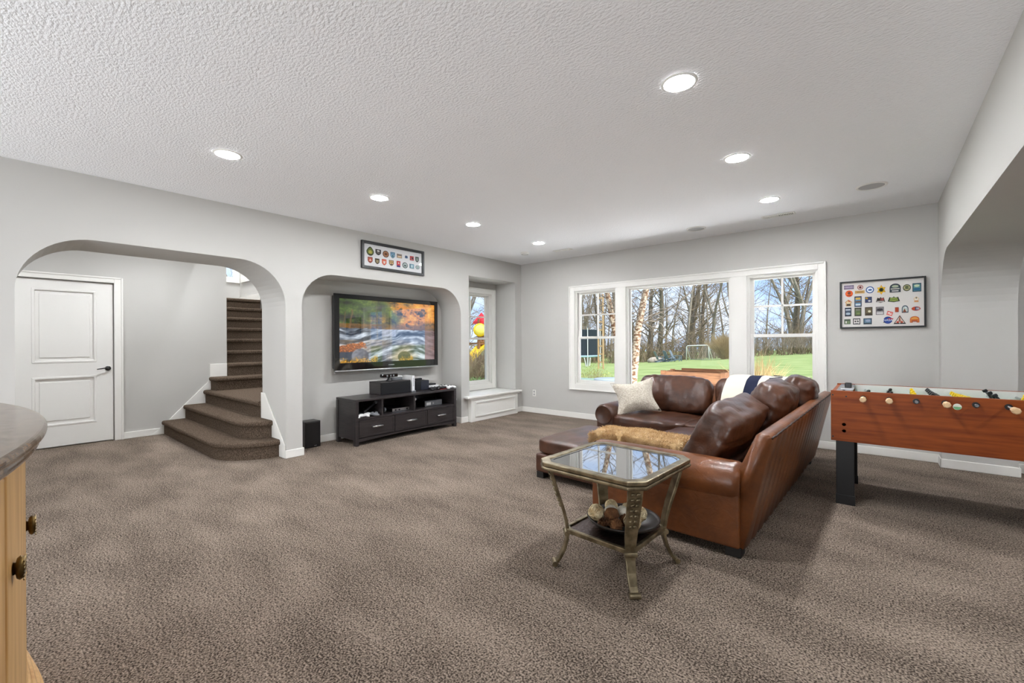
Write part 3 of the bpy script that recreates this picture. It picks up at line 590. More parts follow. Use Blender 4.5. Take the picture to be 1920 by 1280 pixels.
for s in (-1,1): obj('ear_cup', cyl(nb(), (-5.2,3.42+s*.045,SH+.036), (-5.2,3.42+s*.07,SH+.036), 0.034), M_GREYP, hd)
rc = thing('cable_box', 'black cable box with silver front in the right shelf', 'cable box', (-5.25,4.3,SH))
obj('box_body', bx(-5.44,-5.14,4.13,4.46,SH,SH+.085), M_BLACK, rc, bevel=0.004); obj('face_plate', bx(-5.142,-5.134,4.132,4.458,SH+.004,SH+.081), M_GREYP, rc, bevel=0.003)
obj('display', bx(-5.135,-5.132,4.16,4.24,SH+.02,SH+.06), M_WHITEP, rc); obj('dial', cyl(nb(), (-5.135,4.28,SH+.042), (-5.126,4.28,SH+.042), 0.014), M_STEEL, rc)
wr = thing('motion_wand', 'white round topped motion wand standing in the right shelf', 'controller', (-5.12,3.93,SH))
obj('wand_handle', lathe(nb(), [(0.022,0),(0.02,0.03),(0.016,0.10),(0.018,0.12)], 14, TR(-5.12,3.93,SH)), M_BLACK, wr, smooth=True); obj('wand_ball', lathe(nb(), [(0.001,0.115),(0.02,0.12),(0.03,0.135),(0.028,0.15),(0.015,0.16),(0.001,0.162)], 14, TR(-5.12,3.93,SH)), M_WHITEP, wr, smooth=True)
sw = thing('floor_speaker', 'black box speaker on the floor left of the television stand', 'speaker', (-5.5,2.59,0))
obj('cabinet', bx(-5.58,-5.405,2.49,2.685,0,0.325), M_BLACKWOOD, sw, bevel=0.004); obj('grille', bx(-5.407,-5.395,2.497,2.678,0.008,0.317), M_BLACK, sw, bevel=0.004); obj('brand_mark', bx(-5.396,-5.394,2.60,2.63,0.02,0.026), M_STEEL, sw)
ft = thing('folded_stand', 'slim folded metal stand leaning at the right end of the tv stand', 'stand', (-5.2,4.74,0))
for x in (-5.28,-5.12): obj('upright', tube(nb(), [(x,4.72,0),(x,4.735,0.30),(x,4.73,0.42)], 0.008, 8), M_STEEL, ft, smooth=True)
obj('cross_bar', tube(nb(), [(-5.3,4.73,0.40),(-5.1,4.73,0.40)], 0.010, 8), M_STEEL, ft); obj('foot_bar', tube(nb(), [(-5.3,4.72,0.012),(-5.1,4.72,0.012)], 0.012, 8), M_BLACK, ft); obj('seat_sling', bx(-5.28,-5.12,4.722,4.738,0.12,0.38), M_BLACK, ft)

# ------------------------------------------------------------------ sectional sofa
SM = TR(-0.615, 2.855, 0, -0.033)
sofa = thing('sectional_sofa', 'large brown leather sectional sofa facing the television', 'sofa', SM)
def sgrid(prof, y0, y1, ny, wave, M, per=0.165):
    """upholstered back: profile (x,z) swept along y with vertical channels on the outer face"""
    bm = nb(); rows = []
    for j in range(ny+1):
        y = y0+(y1-y0)*j/ny; c = wave*(abs(math.sin(math.pi*(y-y0)/per))**0.6-0.7)
        rows.append([bm.verts.new(M @ Vector((x+(c if i in (1,2,3,4) else 0), y, z))) for i, (x, z) in enumerate(prof)])
    n = len(prof)
    for a, b in zip(rows, rows[1:]):
        for i in range(n): bm.faces.new((a[i], a[(i+1)%n], b[(i+1)%n], b[i]))
    bm.faces.new(rows[0][::-1]); bm.faces.new(rows[-1]); bmesh.ops.recalc_face_normals(bm, faces=bm.faces[:]); return bm
BP = [(-0.14,0.055),(0.0,0.055),(0.05,0.28),(0.10,0.50),(0.148,0.71),(0.150,0.735),(0.130,0.752),(0.085,0.758),(0.066,0.748),(-0.10,0.36)]
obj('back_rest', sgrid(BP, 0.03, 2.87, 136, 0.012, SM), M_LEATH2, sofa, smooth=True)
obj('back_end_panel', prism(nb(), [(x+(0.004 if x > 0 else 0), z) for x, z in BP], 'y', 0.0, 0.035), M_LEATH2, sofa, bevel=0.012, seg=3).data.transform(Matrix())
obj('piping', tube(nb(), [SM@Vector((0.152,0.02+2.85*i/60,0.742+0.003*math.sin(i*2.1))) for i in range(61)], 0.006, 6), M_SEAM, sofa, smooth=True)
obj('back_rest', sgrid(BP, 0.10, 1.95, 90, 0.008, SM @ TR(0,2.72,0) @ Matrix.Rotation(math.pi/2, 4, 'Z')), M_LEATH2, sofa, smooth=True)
obj('base_frame', box(box(nb(),-1.0,-0.05,0.02,2.75,0.055,0.30,M=SM),-1.92,-0.9,1.80,2.75,0.055,0.29,M=SM), M_LEATH, sofa, bevel=0.02, seg=3)
def roll_arm(u0, u1, M, name_m):
    """arm in local coords: length along x from u0 to u1, outer face towards -y"""
    a = obj('arm', box(nb(),u0,u1,0.0,0.22,0.055,0.46,M=M), name_m, sofa, bevel=0.015, seg=3)
    bm = nb(); n = 26; rings = []
    for x, rr in ((u0-0.012,0.085),(u0-0.01,0.105),(u0+0.02,0.122),(u0+0.25,0.126),(0.5*(u0+u1),0.125),(u1-0.25,0.126),(u1-0.04,0.122),(u1,0.11)):
        rings.append([bm.verts.new(M @ Vector((x, 0.098+rr*math.cos(2*math.pi*k/n)*1.04, 0.437+rr*math.sin(2*math.pi*k/n)))) for k in range(n)])
    for p, q in zip(rings, rings[1:]):
        for k in range(n): bm.faces.new((p[k], p[(k+1)%n], q[(k+1)%n], q[k]))
    bm.faces.new(rings[0][::-1]); bm.faces.new(rings[-1]); bmesh.ops.recalc_face_normals(bm, faces=bm.faces[:])
    obj('arm_roll', bm, name_m, a, smooth=True)
    obj('arm_facing', lathe(nb(), [(0.001,0.0),(0.098,0.0),(0.104,-0.006)], 26, M @ TR(u0-0.016,0.098,0.437) @ Matrix.Rotation(math.pi/2,4,'Y'), close=False), M_LEATH, a, smooth=True)
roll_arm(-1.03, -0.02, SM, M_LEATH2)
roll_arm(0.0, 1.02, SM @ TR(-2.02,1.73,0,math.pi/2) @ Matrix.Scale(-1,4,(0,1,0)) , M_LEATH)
def cush(name, sx, sy, sz, x, y, z, rz=0, rx=0, ry=0, m=M_LEATH, **k):
    o = obj(name, softbox(nb(), sx, sy, sz, SM @ TR(x,y,z,rz,rx,ry), n=k.pop('n',22), **k), m, sofa, smooth=True); return o
cush('seat_cushion', 0.42, 0.72, 0.085, -0.60, 0.96, 0.365, k=7, crown=0.25, amp=0.010, sc=5, seed=1)
cush('seat_cushion', 0.44, 0.40, 0.085, -0.60, 2.15, 0.365, k=7, crown=0.2, amp=0.010, sc=5, seed=2)
cush('seat_cushion', 0.43, 0.41, 0.085, -1.42, 2.12, 0.365, k=7, crown=0.25, amp=0.010, sc=5, seed=3)
# back cushions (local z is the thin axis before tilting)
cush('back_cushion', 0.245, 0.50, 0.12, -0.28, 0.72, 0.615, ry=math.radians(-62), k=9, crown=0.3, amp=0.012, sc=7, seed=4)
cush('back_cushion', 0.27, 0.36, 0.12, -0.17, 1.57, 0.685, ry=math.radians(-68), k=5.5, crown=0.5, amp=0.012, sc=9, seed=5)
cush('back_cushion', 0.26, 0.30, 0.12, -0.08, 2.20, 0.70, rz=0.1, ry=math.radians(-72), k=4.5, crown=0.5, amp=0.012, sc=9, seed=6)
cush('back_cushion', 0.44, 0.225, 0.115, -1.37, 2.45, 0.655, rx=math.radians(70), k=5, crown=0.5, amp=0.013, sc=9, seed=7)
cush('back_cushion', 0.40, 0.225, 0.115, -0.50, 2.48, 0.655, rx=math.radians(70), k=5, crown=0.45, amp=0.016, sc=7, seed=8)
for x, y in ((-0.06,0.06),(-0.95,0.06),(-0.06,2.7),(-1.88,1.84),(-1.88,2.7)): obj('foot', box(nb(),x-.045,x+.045,y-.045,y+.045,0,0.06,M=SM), M_BLACKFOOT, sofa, bevel=0.004)
# ottoman / chaise
OM = SM @ TR(-1.035,0.45,0)
ot = thing('ottoman', 'low brown leather ottoman pushed against the sofa front', 'ottoman', OM)
obj('base', box(nb(),-0.90,-0.01,0.0,0.93,0.055,0.235,M=OM), M_LEATH, ot, bevel=0.025, seg=3)
obj('top_cushion', softbox(nb(), 0.455, 0.475, 0.075, OM @ TR(-0.455,0.465,0.305), k=8, n=22, crown=0.12, amp=0.008, sc=5, seed=9), M_LEATH, ot, smooth=True)
for x in (-0.85,-0.06):
    for y in (0.05,0.88): obj('foot', box(nb(),x-.04,x+.04,y-.04,y+.04,0,0.06,M=OM), M_BLACKFOOT, ot, bevel=0.004)
# pillow, fur throw, blanket
PM = TR(-2.20,4.90,0.640, math.radians(28), math.radians(68), 0) @ Matrix.Rotation(math.radians(10),4,'Z')
tp = thing('throw_pillow', 'cream textured throw pillow in the sofa left corner', 'pillow', PM)
obj('pillow_cover', softbox(nb(), 0.225, 0.185, 0.078, PM, k=12, n=20, crown=0.55, pinch=0.85, amp=0.006, sc=9, seed=3), M_FABRIC, tp, smooth=True)
obj('pillow_seam', tube(nb(), [PM@Vector((0.225*x_*(1+.85*.30*(x_*x_*y_*y_-.5)),0.185*y_*(1+.85*.30*(x_*x_*y_*y_-.5)),0)) for x_, y_ in [(-1+.2*i,-1) for i in range(10)]+[(1,-1+.2*i) for i in range(10)]+[(1-.2*i,1) for i in range(10)]+[(-1,1-.2*i) for i in range(11)]], 0.004, 6), M_FABRIC, tp, smooth=True)
FM = TR(-1.56,3.60,0.452, math.radians(-10))
fur = thing('fur_throw', 'tan shaggy fur throw laid across the sofa seat and ottoman', 'throw', FM)
FX, FY = 0.43, 0.17
def fur_z(x, y):
    return 0.03+0.05*(1-abs(y)/FY*0.4)-0.045*max(0, -x-0.05)/0.5+0.014*noise.noise(Vector((x*5,y*5,1)))
bm = nb(); g = [[bm.verts.new(FM @ Vector((FX*(-1+2*i/24)+0.03*noise.noise(Vector((j*.4,1,0))), FY*(-1+2*j/12)+0.03*noise.noise(Vector((i*.5,0,3))), fur_z(FX*(-1+2*i/24), FY*(-1+2*j/12))))) for i in range(25)] for j in range(13)]
for j in range(12):
    for i in range(24): bm.faces.new((g[j][i], g[j][i+1], g[j+1][i+1], g[j+1][i]))
low = []
edge = g[0] + [r_[-1] for r_ in g[1:]] + g[-1][::-1][1:] + [r_[0] for r_ in g[::-1]][1:-1]
lo = [bm.verts.new(v.co - Vector((0,0,0.08))) for v in edge]
for i in range(len(edge)): k = (i+1)%len(edge); bm.faces.new((edge[i], lo[i], lo[k], edge[k]))
obj('hide', bm, M_FUR, fur, smooth=True)
bm = nb(); rnd = random.Random(3)
for _ in range(16000):
    x = rnd.uniform(-FX, FX); e = rnd.random()
    if e < 0.5: y = rnd.uniform(-FY, FY); p = Vector((x, y, fur_z(x,y)-0.004)); d = Vector((rnd.uniform(-.5,.5), rnd.uniform(-.6,.3), rnd.uniform(.5,1)))
    elif e < 0.9: y = -FY; p = Vector((x, y+0.01+0.02*rnd.random(), fur_z(x,y)-rnd.uniform(0,0.09))); d = Vector((rnd.uniform(-.6,.6), -1, rnd.uniform(-.8,.35)))
    else:
        x = -FX if rnd.random() < .6 else FX; y = rnd.uniform(-FY, FY); p = Vector((x, y, fur_z(x,y)-rnd.uniform(0,0.08))); d = Vector((math.copysign(1,x), rnd.uniform(-.6,.4), rnd.uniform(-.6,.4)))
    d.normalize(); L_ = rnd.uniform(0.02,0.042); s = d.cross(Vector((rnd.random(),rnd.random(),rnd.random()+.1))).normalized()*0.0014
    a, b, c, e2 = p-s, p+s, p+d*L_*.6+s*.8+Vector((0,0,-.004)), p+d*L_+Vector((0,0,-.012))
    bm.faces.new([bm.verts.new(FM@q) for q in (a,b,c,e2)])
o = obj('fur_fibres', bm, M_FUR, fur); o['kind'] = 'stuff'
# navy striped blanket over the right back cushion of the far run
bl = thing('striped_blanket', 'cream wool blanket with a navy stripe draped over the sofa back', 'blanket', SM @ TR(-0.55,2.5,0.44))
def blanket():
    prof = [(2.84,0.60),(2.82,0.74),(2.74,0.865),(2.64,0.895),(2.54,0.89),(2.44,0.855),(2.36,0.78),(2.30,0.69),(2.27,0.60),(2.24,0.52),(2.20,0.472),(2.08,0.466),(1.98,0.466)]
    # resample along arc length
    P = [Vector((0,a,b)) for a, b in prof]; ds = [0]
    for a, b in zip(P, P[1:]): ds.append(ds[-1]+(b-a).length)
    def at(s):
        for i in range(len(ds)-1):
            if s <= ds[i+1]+1e-9: return P[i].lerp(P[i+1], (s-ds[i])/(ds[i+1]-ds[i]))
        return P[-1]
    nu, nv = 44, 52; bm = nb(); rows = []; rowsb = []
    for j in range(nv+1):
        s = ds[-1]*j/nv; c = at(s); fr = []; fb = []
        for i in range(nu+1):
            w = -0.72+0.74*i/nu-0.09*(s/ds[-1])
            wr = 0.008*noise.noise(Vector((w*7, s*3, 2)))
            fr.append(bm.verts.new(SM @ (c+Vector((w,-0.012-abs(wr)*.6,0.012+wr)))))
        rows.append(fr)
    for j in range(nv):
        for i in range(nu):
            f = bm.faces.new((rows[j][i], rows[j][i+1], rows[j+1][i+1], rows[j+1][i])); f.material_index = 1 if 12 <= i <= 18 else 0
    bmesh.ops.recalc_face_normals(bm, faces=bm.faces[:]); o = obj('blanket_cloth', bm, [M_BLANK, M_NAVY], bl, smooth=True)
    so = o.modifiers.new('thick', 'SOLIDIFY'); so.thickness = 0.010; so.offset = 0
    return at, ds
at, ds = blanket()
bm = text_bm('NAVY', 0.17, Matrix(), 0.001)
bmesh.ops.subdivide_edges(bm, edges=[e for e in bm.edges if e.calc_length() > 0.03], cuts=3)
for v in bm.verts:                                        # lay the letters on the cloth, reading up along its length
    s_ = ds[-1]*0.40-v.co.x; a_ = at(max(0, s_)); t_ = (at(max(0, s_)+.02)-at(max(0, s_-.02))).normalized(); nn = Vector((0,-1,0)) if abs(t_.z) > .8 else Vector((0,-t_.z*-1,abs(t_.y)))
    nn = Vector((0, t_.z, -t_.y)); w_ = -0.72+0.47-v.co.y-0.09*(s_/ds[-1])
    v.co = SM @ (a_+Vector((w_,-0.012,0.014))+nn*(0.011+v.co.z))
obj('lettering', bm, M_NAVY, bl)

# ------------------------------------------------------------------ side table
TM = TR(-1.185, 2.355, 0, -0.055)
tb = thing('side_table', 'champagne metal side table with dark glass top, nearest the camera', 'side table', TM)
def octo(a, b, c): return [(-a+c,-b),(a-c,-b),(a,-b+c),(a,b-c),(a-c,b),(-a+c,b),(-a,b-c),(-a,-b+c)]
def xf(bm, M): bmesh.ops.transform(bm, matrix=M, verts=bm.verts[:]); return bm
TZ = 0.615
tf = obj('top_frame', xf(holed(nb(), octo(0.333,0.345,0.066), [octo(0.287,0.299,0.05)], 'z', TZ-0.022, TZ), TM), M_TABLEM, tb, bevel=0.005)
obj('apron_molding', xf(holed(nb(), octo(0.336,0.348,0.067), [octo(0.29,0.30,0.05)], 'z', TZ-0.044, TZ-0.024), TM), M_TABLEM, tf, bevel=0.008, seg=3)
obj('glass_top', xf(prism(nb(), octo(0.289,0.301,0.05), 'z', TZ-0.018, TZ-0.007), TM), M_MIRROR, tb)
obj('glass_bevel', xf(holed(nb(), octo(0.2865,0.2985,0.05), [octo(0.272,0.284,0.047)], 'z', TZ-0.0069, TZ-0.0045), TM), M_MIRROR, tb)
PR = [(0.385,0.585),(0.372,0.53),(0.345,0.44),(0.315,0.35),(0.293,0.27),(0.284,0.21),(0.286,0.16),(0.302,0.10),(0.330,0.045),(0.352,0.018)]
for q in range(4):
    ang = math.pi/4+q*math.pi/2; LM = TM @ Matrix.Rotation(ang, 4, 'Z'); bm = nb(); rows = []
    for i, (r_, z) in enumerate(PR):
        a = PR[max(0,i-1)]; b = PR[min(len(PR)-1,i+1)]; d = Vector((b[0]-a[0],0,b[1]-a[1])).normalized(); nrm = Vector((-d.z,0,d.x))
        if nrm.x < 0: nrm = -nrm
        w = (0.040,0.039,0.037,0.035,0.032,0.028,0.026,0.025,0.023,0.021)[i]; c = Vector((r_,0,z))
        rows.append([bm.verts.new(LM @ (c+nrm*sn*0.009+Vector((0,sw_*w,0)))) for sn, sw_ in ((-1,-1),(-1,1),(1,1),(1,-1))])
    for a, b in zip(rows, rows[1:]):
        for k in range(4): bm.faces.new((a[k], a[(k+1)%4], b[(k+1)%4], b[k]))
    bm.faces.new(rows[0]); bm.faces.new(rows[-1][::-1]); bmesh.ops.recalc_face_normals(bm, faces=bm.faces[:])
    lg = obj('leg', bm, M_TABLEM, tb, bevel=0.004)
    obj('foot_scroll', tube(nb(), [LM@Vector((0.360,-0.028,0.016)), LM@Vector((0.360,0.028,0.016))], 0.0155, 14), M_TABLEM, lg, smooth=False)
    obj('leg_collar', tube(nb(), [LM@Vector((0.290,-0.033,0.192)), LM@Vector((0.290,0.033,0.192))], 0.0155, 14), M_TABLEM, lg)
    bm = nb()
    for j in range(7):
        f = j/6; z = 0.535-0.185*f; i = 0
        for i in range(len(PR)-1):
            if PR[i+1][1] <= z <= PR[i][1]: break
        kk = (PR[i][1]-z)/(PR[i][1]-PR[i+1][1]); rr = PR[i][0]+(PR[i+1][0]-PR[i][0])*kk+0.0095
        for s in (-1, 1):
            tube(bm, [LM@Vector((rr,0.001*s,z-0.008)), LM@Vector((rr+0.004,0.010*s,z+0.004)), LM@Vector((rr+0.003,0.020*s*(1-0.25*f),z+0.002)), LM@Vector((rr,0.025*s*(1-.25*f),z-0.006))], [0.003,0.0075,0.006,0.002], 6)
    obj('leaf_relief', bm, M_TABLEM, lg, smooth=True)
obj('shelf_frame', xf(holed(nb(), octo(0.222,0.228,0.035), [octo(0.198,0.204,0.03)], 'z', 0.195, 0.222), TM), M_TABLEM, tb, bevel=0.005)
obj('shelf_plate', xf(prism(nb(), octo(0.199,0.205,0.03), 'z', 0.203, 0.213), TM), M_TABLED, tb)
BM = TR(-1.145, 2.375, 0.2135)
bw = thing('bowl', 'wide shallow dark bowl on the side table shelf', 'bowl', BM)
obj('bowl_shell', lathe(nb(), [(0.001,0.0),(0.075,0.0),(0.08,0.004),(0.15,0.022),(0.195,0.048),(0.208,0.066),(0.203,0.069),(0.188,0.055),(0.14,0.03),(0.07,0.013),(0.001,0.011)], 48, BM, close=False), mat('pewter_bowl', srgb(62,58,56), 0.35, 0.7), bw, smooth=True)
obj('bowl_foot', lathe(nb(), [(0.060,-0.0),(0.075,-0.0),(0.072,0.004),(0.06,0.004)], 32, BM, close=False), MATS['pewter_bowl'], bw, smooth=True)
M_WICK = mat('pale_wicker', srgb(244,230,196), 0.9, col2=srgb(214,188,140), nscale=30); M_WICK2 = mat('bleached_wicker', srgb(246,240,226), 0.9); M_CONE = mat('pine_cone', srgb(92,58,34), 0.9, col2=srgb(140,96,60), nscale=30); M_VINE = mat('raffia', srgb(236,216,176), 0.9)
def ball(x, y, r_, kind, label, z=0.03):
    C = BM @ Vector((x,y,z+r_)); o = thing('decorative_ball', label, 'ball', Matrix.Translation(C-Vector((0,0,r_))), 'decorative balls in the bowl'); rnd = random.Random(int(x*1e4)+int(y*1e3)); bm = nb()
    core = nb(); bmesh.ops.create_icosphere(core, subdivisions=3, radius=r_*(0.93 if kind != 'raffia' else 0.55), matrix=Matrix.Translation(C))
    obj('core', core, {'wicker':M_WICK,'white':M_WICK2,'raffia':M_VINE,'pod':M_CONE}[kind], o, smooth=True)
    for q in range({'wicker':34,'white':16,'raffia':22,'pod':26}[kind]):
        ax = Vector((rnd.gauss(0,1),rnd.gauss(0,1),rnd.gauss(0,1))).normalized(); s_, t_ = frame_of(ax); off = rnd.uniform(-.75,.75) if kind != 'raffia' else rnd.uniform(-.45,.45); rr = math.sqrt(1-off*off)*r_*(1.0 if kind != 'raffia' else rnd.uniform(.85,1.12))
        if kind == 'pod':
            a0 = 2*math.pi*q/26; tube(bm, [C+Vector((r_*.98*math.cos(a0)*math.sin(th),r_*.98*math.sin(a0)*math.sin(th),r_*.98*math.cos(th))) for th in (0.1,0.8,1.57,2.3)], [0.002,0.005,0.006,0.003], 5)
        else:
            a0 = rnd.uniform(0,6.28); span = 3.4 if kind == 'wicker' else 6.28
            tube(bm, [C+ax*off*r_+(s_*math.cos(a0+span*i/14)+t_*math.sin(a0+span*i/14))*rr for i in range(15)], 0.0032 if kind == 'wicker' else (0.002 if kind == 'raffia' else 0.0016), 4)
    obj('strands', bm, {'wicker':M_WICK,'white':M_WICK2,'raffia':M_VINE,'pod':M_CONE}[kind], o, smooth=True)
ball(-0.135,-0.075,0.047,'wicker','tan woven wicker ball at the left rim of the bowl'); ball(-0.105,0.055,0.036,'wicker','pale woven ball at the back left of the bowl',0.05)
ball(-0.075,-0.005,0.040,'white','smooth whitish ball behind the left wicker ball',0.035); ball(-0.015,0.02,0.036,'white','whitish ball in the middle of the bowl behind the pod',0.045)
ball(-0.04,-0.065,0.040,'pod','brown ribbed seed pod ball in the middle of the bowl',0.045); ball(0.075,0.055,0.042,'wicker','pale woven ball at the back right of the bowl',0.04)
ball(0.085,-0.055,0.046,'raffia','loose pale raffia ball at the right of the bowl',0.028); ball(-0.02,0.10,0.040,'raffia','loose brown vine ball at the back of the bowl',0.03)
def cone(x, y, label, rz):
    M = BM @ TR(x,y,0.052,rz,0,math.pi/2*.85); o = thing('pine_cone', label, 'pine cone', M, 'pine cones in the bowl'); bm = nb(); obj('cone_core', lathe(nb(), [(0.001,-0.04),(0.014,-0.03),(0.016,0.0),(0.010,0.03),(0.001,0.042)], 10, M), M_CONE, o)
    for j in range(8):
        for k in range(9):
            a = 2*math.pi*(k+0.5*(j%2))/9; z = -0.032+0.068*j/7; R1 = 0.034*math.sin(math.pi*(0.25+0.72*j/8)); c = Vector((math.cos(a),math.sin(a),0)); tg = Vector((-math.sin(a),math.cos(a),0))
            vs = [M@(c*0.012+tg*.004+Vector((0,0,z))), M@(c*0.012-tg*.004+Vector((0,0,z))), M@(c*R1-tg*.007+Vector((0,0,z+.010))), M@(c*(R1+.004)+Vector((0,0,z+.014))), M@(c*R1+tg*.007+Vector((0,0,z+.010)))]
            bm.faces.new([bm.verts.new(v) for v in vs])
    obj('scales', bm, M_CONE, o)
cone(-0.055,-0.135,'brown pine cone at the front left of the bowl',0.3); cone(0.015,-0.125,'brown pine cone at the front middle of the bowl',1.7); cone(0.03,-0.02,'brown pine cone leaning between the balls',2.6)

# ------------------------------------------------------------------ foosball table
FX0, FX1, FY0, FY1, FZ0, FZ1 = -0.288, 1.165, 4.32, 5.07, 0.503, 0.90
fb = thing('foosball_table', 'cherry wood foosball table on black legs at the right', 'foosball table', (0.44, 4.70, 0))
obj('side_panel', bx(FX0,FX1,FY0,FY0+.03,FZ0,FZ1), M_CHERRY, fb, bevel=0.002); obj('side_panel', bx(FX0,FX1,FY1-.03,FY1,FZ0,FZ1), M_CHERRY, fb, bevel=0.002)
obj('end_panel', bx(FX0+.002,FX0+.03,FY0+.03,FY1-.03,FZ0,FZ1-.01), M_CHERRY, fb); obj('end_panel', bx(FX1-.03,FX1-.002,FY0+.03,FY1-.03,FZ0,FZ1-.01), M_CHERRY, fb)
obj('inner_wall', bx(FX0+.13,FX1-.13,FY1-.036,FY1-.03,FZ0+.1,FZ1-.003), M_BLADE, fb); obj('inner_wall', bx(FX0+.13,FX1-.13,FY0+.03,FY0+.036,FZ0+.1,FZ1-.003), M_BLADE, fb)
obj('playing_field', bx(FX0+.03,FX1-.03,FY0+.03,FY1-.03,0.755,0.765), mat('green_field', srgb(36,110,60), 0.4), fb)
obj('bottom_board', bx(FX0+.03,FX1-.03,FY0+.03,FY1-.03,FZ0+.02,FZ0+.04), M_BLACK, fb)
for x0, x1 in ((FX0+.03,FX0+.13),(FX1-.13,FX1-.03)):
    e = obj('end_cap', bx(x0,x1,FY0+.03,FY1-.03,FZ1-.025,FZ1-.004), M_GREYP, fb, bevel=0.003)
    for y in (FY0+.09, FY1-.09): obj('screw', cyl(nb(), ((x0+x1)/2,y,FZ1-.005), ((x0+x1)/2,y,FZ1+.001), 0.009), M_BLACK, e)
sc = obj('score_counter', bx(-0.21,-0.165,4.56,4.62,FZ1-.006,FZ1+.045), M_BLACK, fb, bevel=0.006); obj('score_base', bx(-0.235,-0.15,4.50,4.68,FZ1-.006,FZ1+.006), M_STEEL, sc)
def fleg(x, y, sx, sy):
    bm = prism(nb(), [(x,y),(x+sx*.115,y),(x+sx*.115,y+sy*.025),(x+sx*.025,y+sy*.025),(x+sx*.025,y+sy*.115),(x,y+sy*.115)], 'z', 0, FZ0+.02); l = obj('leg', bm, M_BLACK, fb, bevel=0.003)
    obj('leg_foot', prism(nb(), [(x-sx*.003,y-sy*.003),(x+sx*.119,y-sy*.003),(x+sx*.119,y+sy*.028),(x+sx*.028,y+sy*.028),(x+sx*.028,y+sy*.118),(x-sx*.003,y+sy*.118)], 'z', 0, 0.075), M_BLACK, l, bevel=0.002)
fleg(FX0+.03,FY0+.02,1,1); fleg(FX1-.03,FY0+.02,-1,1); fleg(FX0+.03,FY1-.02,1,-1); fleg(FX1-.03,FY1-.02,-1,-1)
M_CHROME = mat('chrome_rod', srgb(210,210,215), 0.15, 1.0)
def player(x, y, tilt, m, par):
    M = TR(x,y,0.853,0,0,tilt); bm = nb()
    lathe(bm, [(0.001,0.048),(0.010,0.044),(0.0125,0.034),(0.009,0.024),(0.006,0.022)], 10, M, close=False)
    box(bm,-0.010,0.010,-0.018,0.018,-0.012,0.022,M=M); box(bm,-0.008,0.008,-0.013,0.013,-0.055,-0.012,M=M); box(bm,-0.012,0.016,-0.012,0.012,-0.075,-0.055,M=M)
    obj('player_figure', bm, m, par, smooth=False, bevel=0.004)
spec = [(0,1,1,0.9,0.035),(1,2,1,0.5,0.03),(2,3,0,0.0,-.05),(3,5,1,2.2,0.04),(4,5,0,1.9,-.06),(5,3,1,2.6,0.16),(6,2,0,0.3,-.02),(7,1,0,0.6,-.05)]
for k, nmen, blk, tilt, out in spec:
    x = -0.085+0.1497*k; y0 = FY0-0.03-out*0.8 if blk else FY0-0.045; y1 = FY1+0.25-max(0,out)
    rd = obj('rod', tube(nb(), [(x,y0,0.853),(x,FY1+0.10,0.853)], 0.008, 12), M_CHROME, fb, smooth=True)
    obj('bushing', cyl(nb(), (x,FY0-.010,0.853), (x,FY0+.002,0.853), 0.019, n=16), M_BLACK, rd)
    if blk: obj('handle', tube(nb(), [(x,y0-0.068,0.853),(x,y0-0.063,0.853),(x,y0-0.015,0.853),(x,y0+0.018,0.853)], [0.016,0.0215,0.0205,0.0165], 8), M_HANDLEW, rd, label='turned pale wood rod handle')
    else: obj('rod_cap', cyl(nb(), (x,y0-.008,0.853), (x,y0+.004,0.853), 0.0095, n=12), M_GREYP, rd)
    for i in range(nmen): player(x, FY0+.37+(i-(nmen-1)/2)*(0.55/max(nmen,2)), tilt, M_BLACK if blk else M_YEL, rd)
for z in (0.585,0.635): obj('bolt', lathe(nb(), [(0.013,0),(0.013,-0.003),(0.008,-0.007),(0.001,-0.008)], 14, TR(-0.205,FY0,z) @ Matrix.Rotation(-math.pi/2,4,'X') @ Matrix.Scale(-1,4,(0,0,1))), M_BLACK, fb, smooth=True)
for x, z in ((-0.275,0.865),(-0.19,0.858),(-0.275,0.535)): obj('screw_head', cyl(nb(), (x,FY0-.002,z), (x,FY0+.002,z), 0.006, n=10), M_BLACK, fb)
st_ = obj('sticker', xf(lathe(nb(), [(0.001,0),(0.022,0),(0.022,-0.001),(0.001,-0.001)], 24, close=False), TR(0.425,FY0-.0012,0.832) @ Matrix.Rotation(math.pi/2,4,'X')), flat(226,228,214), fb, label='oval white and green sticker')
obj('sticker_half', prism(nb(), [(0.425+0.02*math.cos(a),0.832+0.02*math.sin(a)) for a in [math.pi+math.pi*i/10 for i in range(11)]], 'y', FY0-.0030, FY0-.0024), flat(120,180,130), st_)
fbn = obj('coin_slot_cover', cyl(nb(), (0.44,FY1-.04,0.865), (0.44,FY1-.036,0.865), 0.022, n=20), flat(236,234,230), fb)

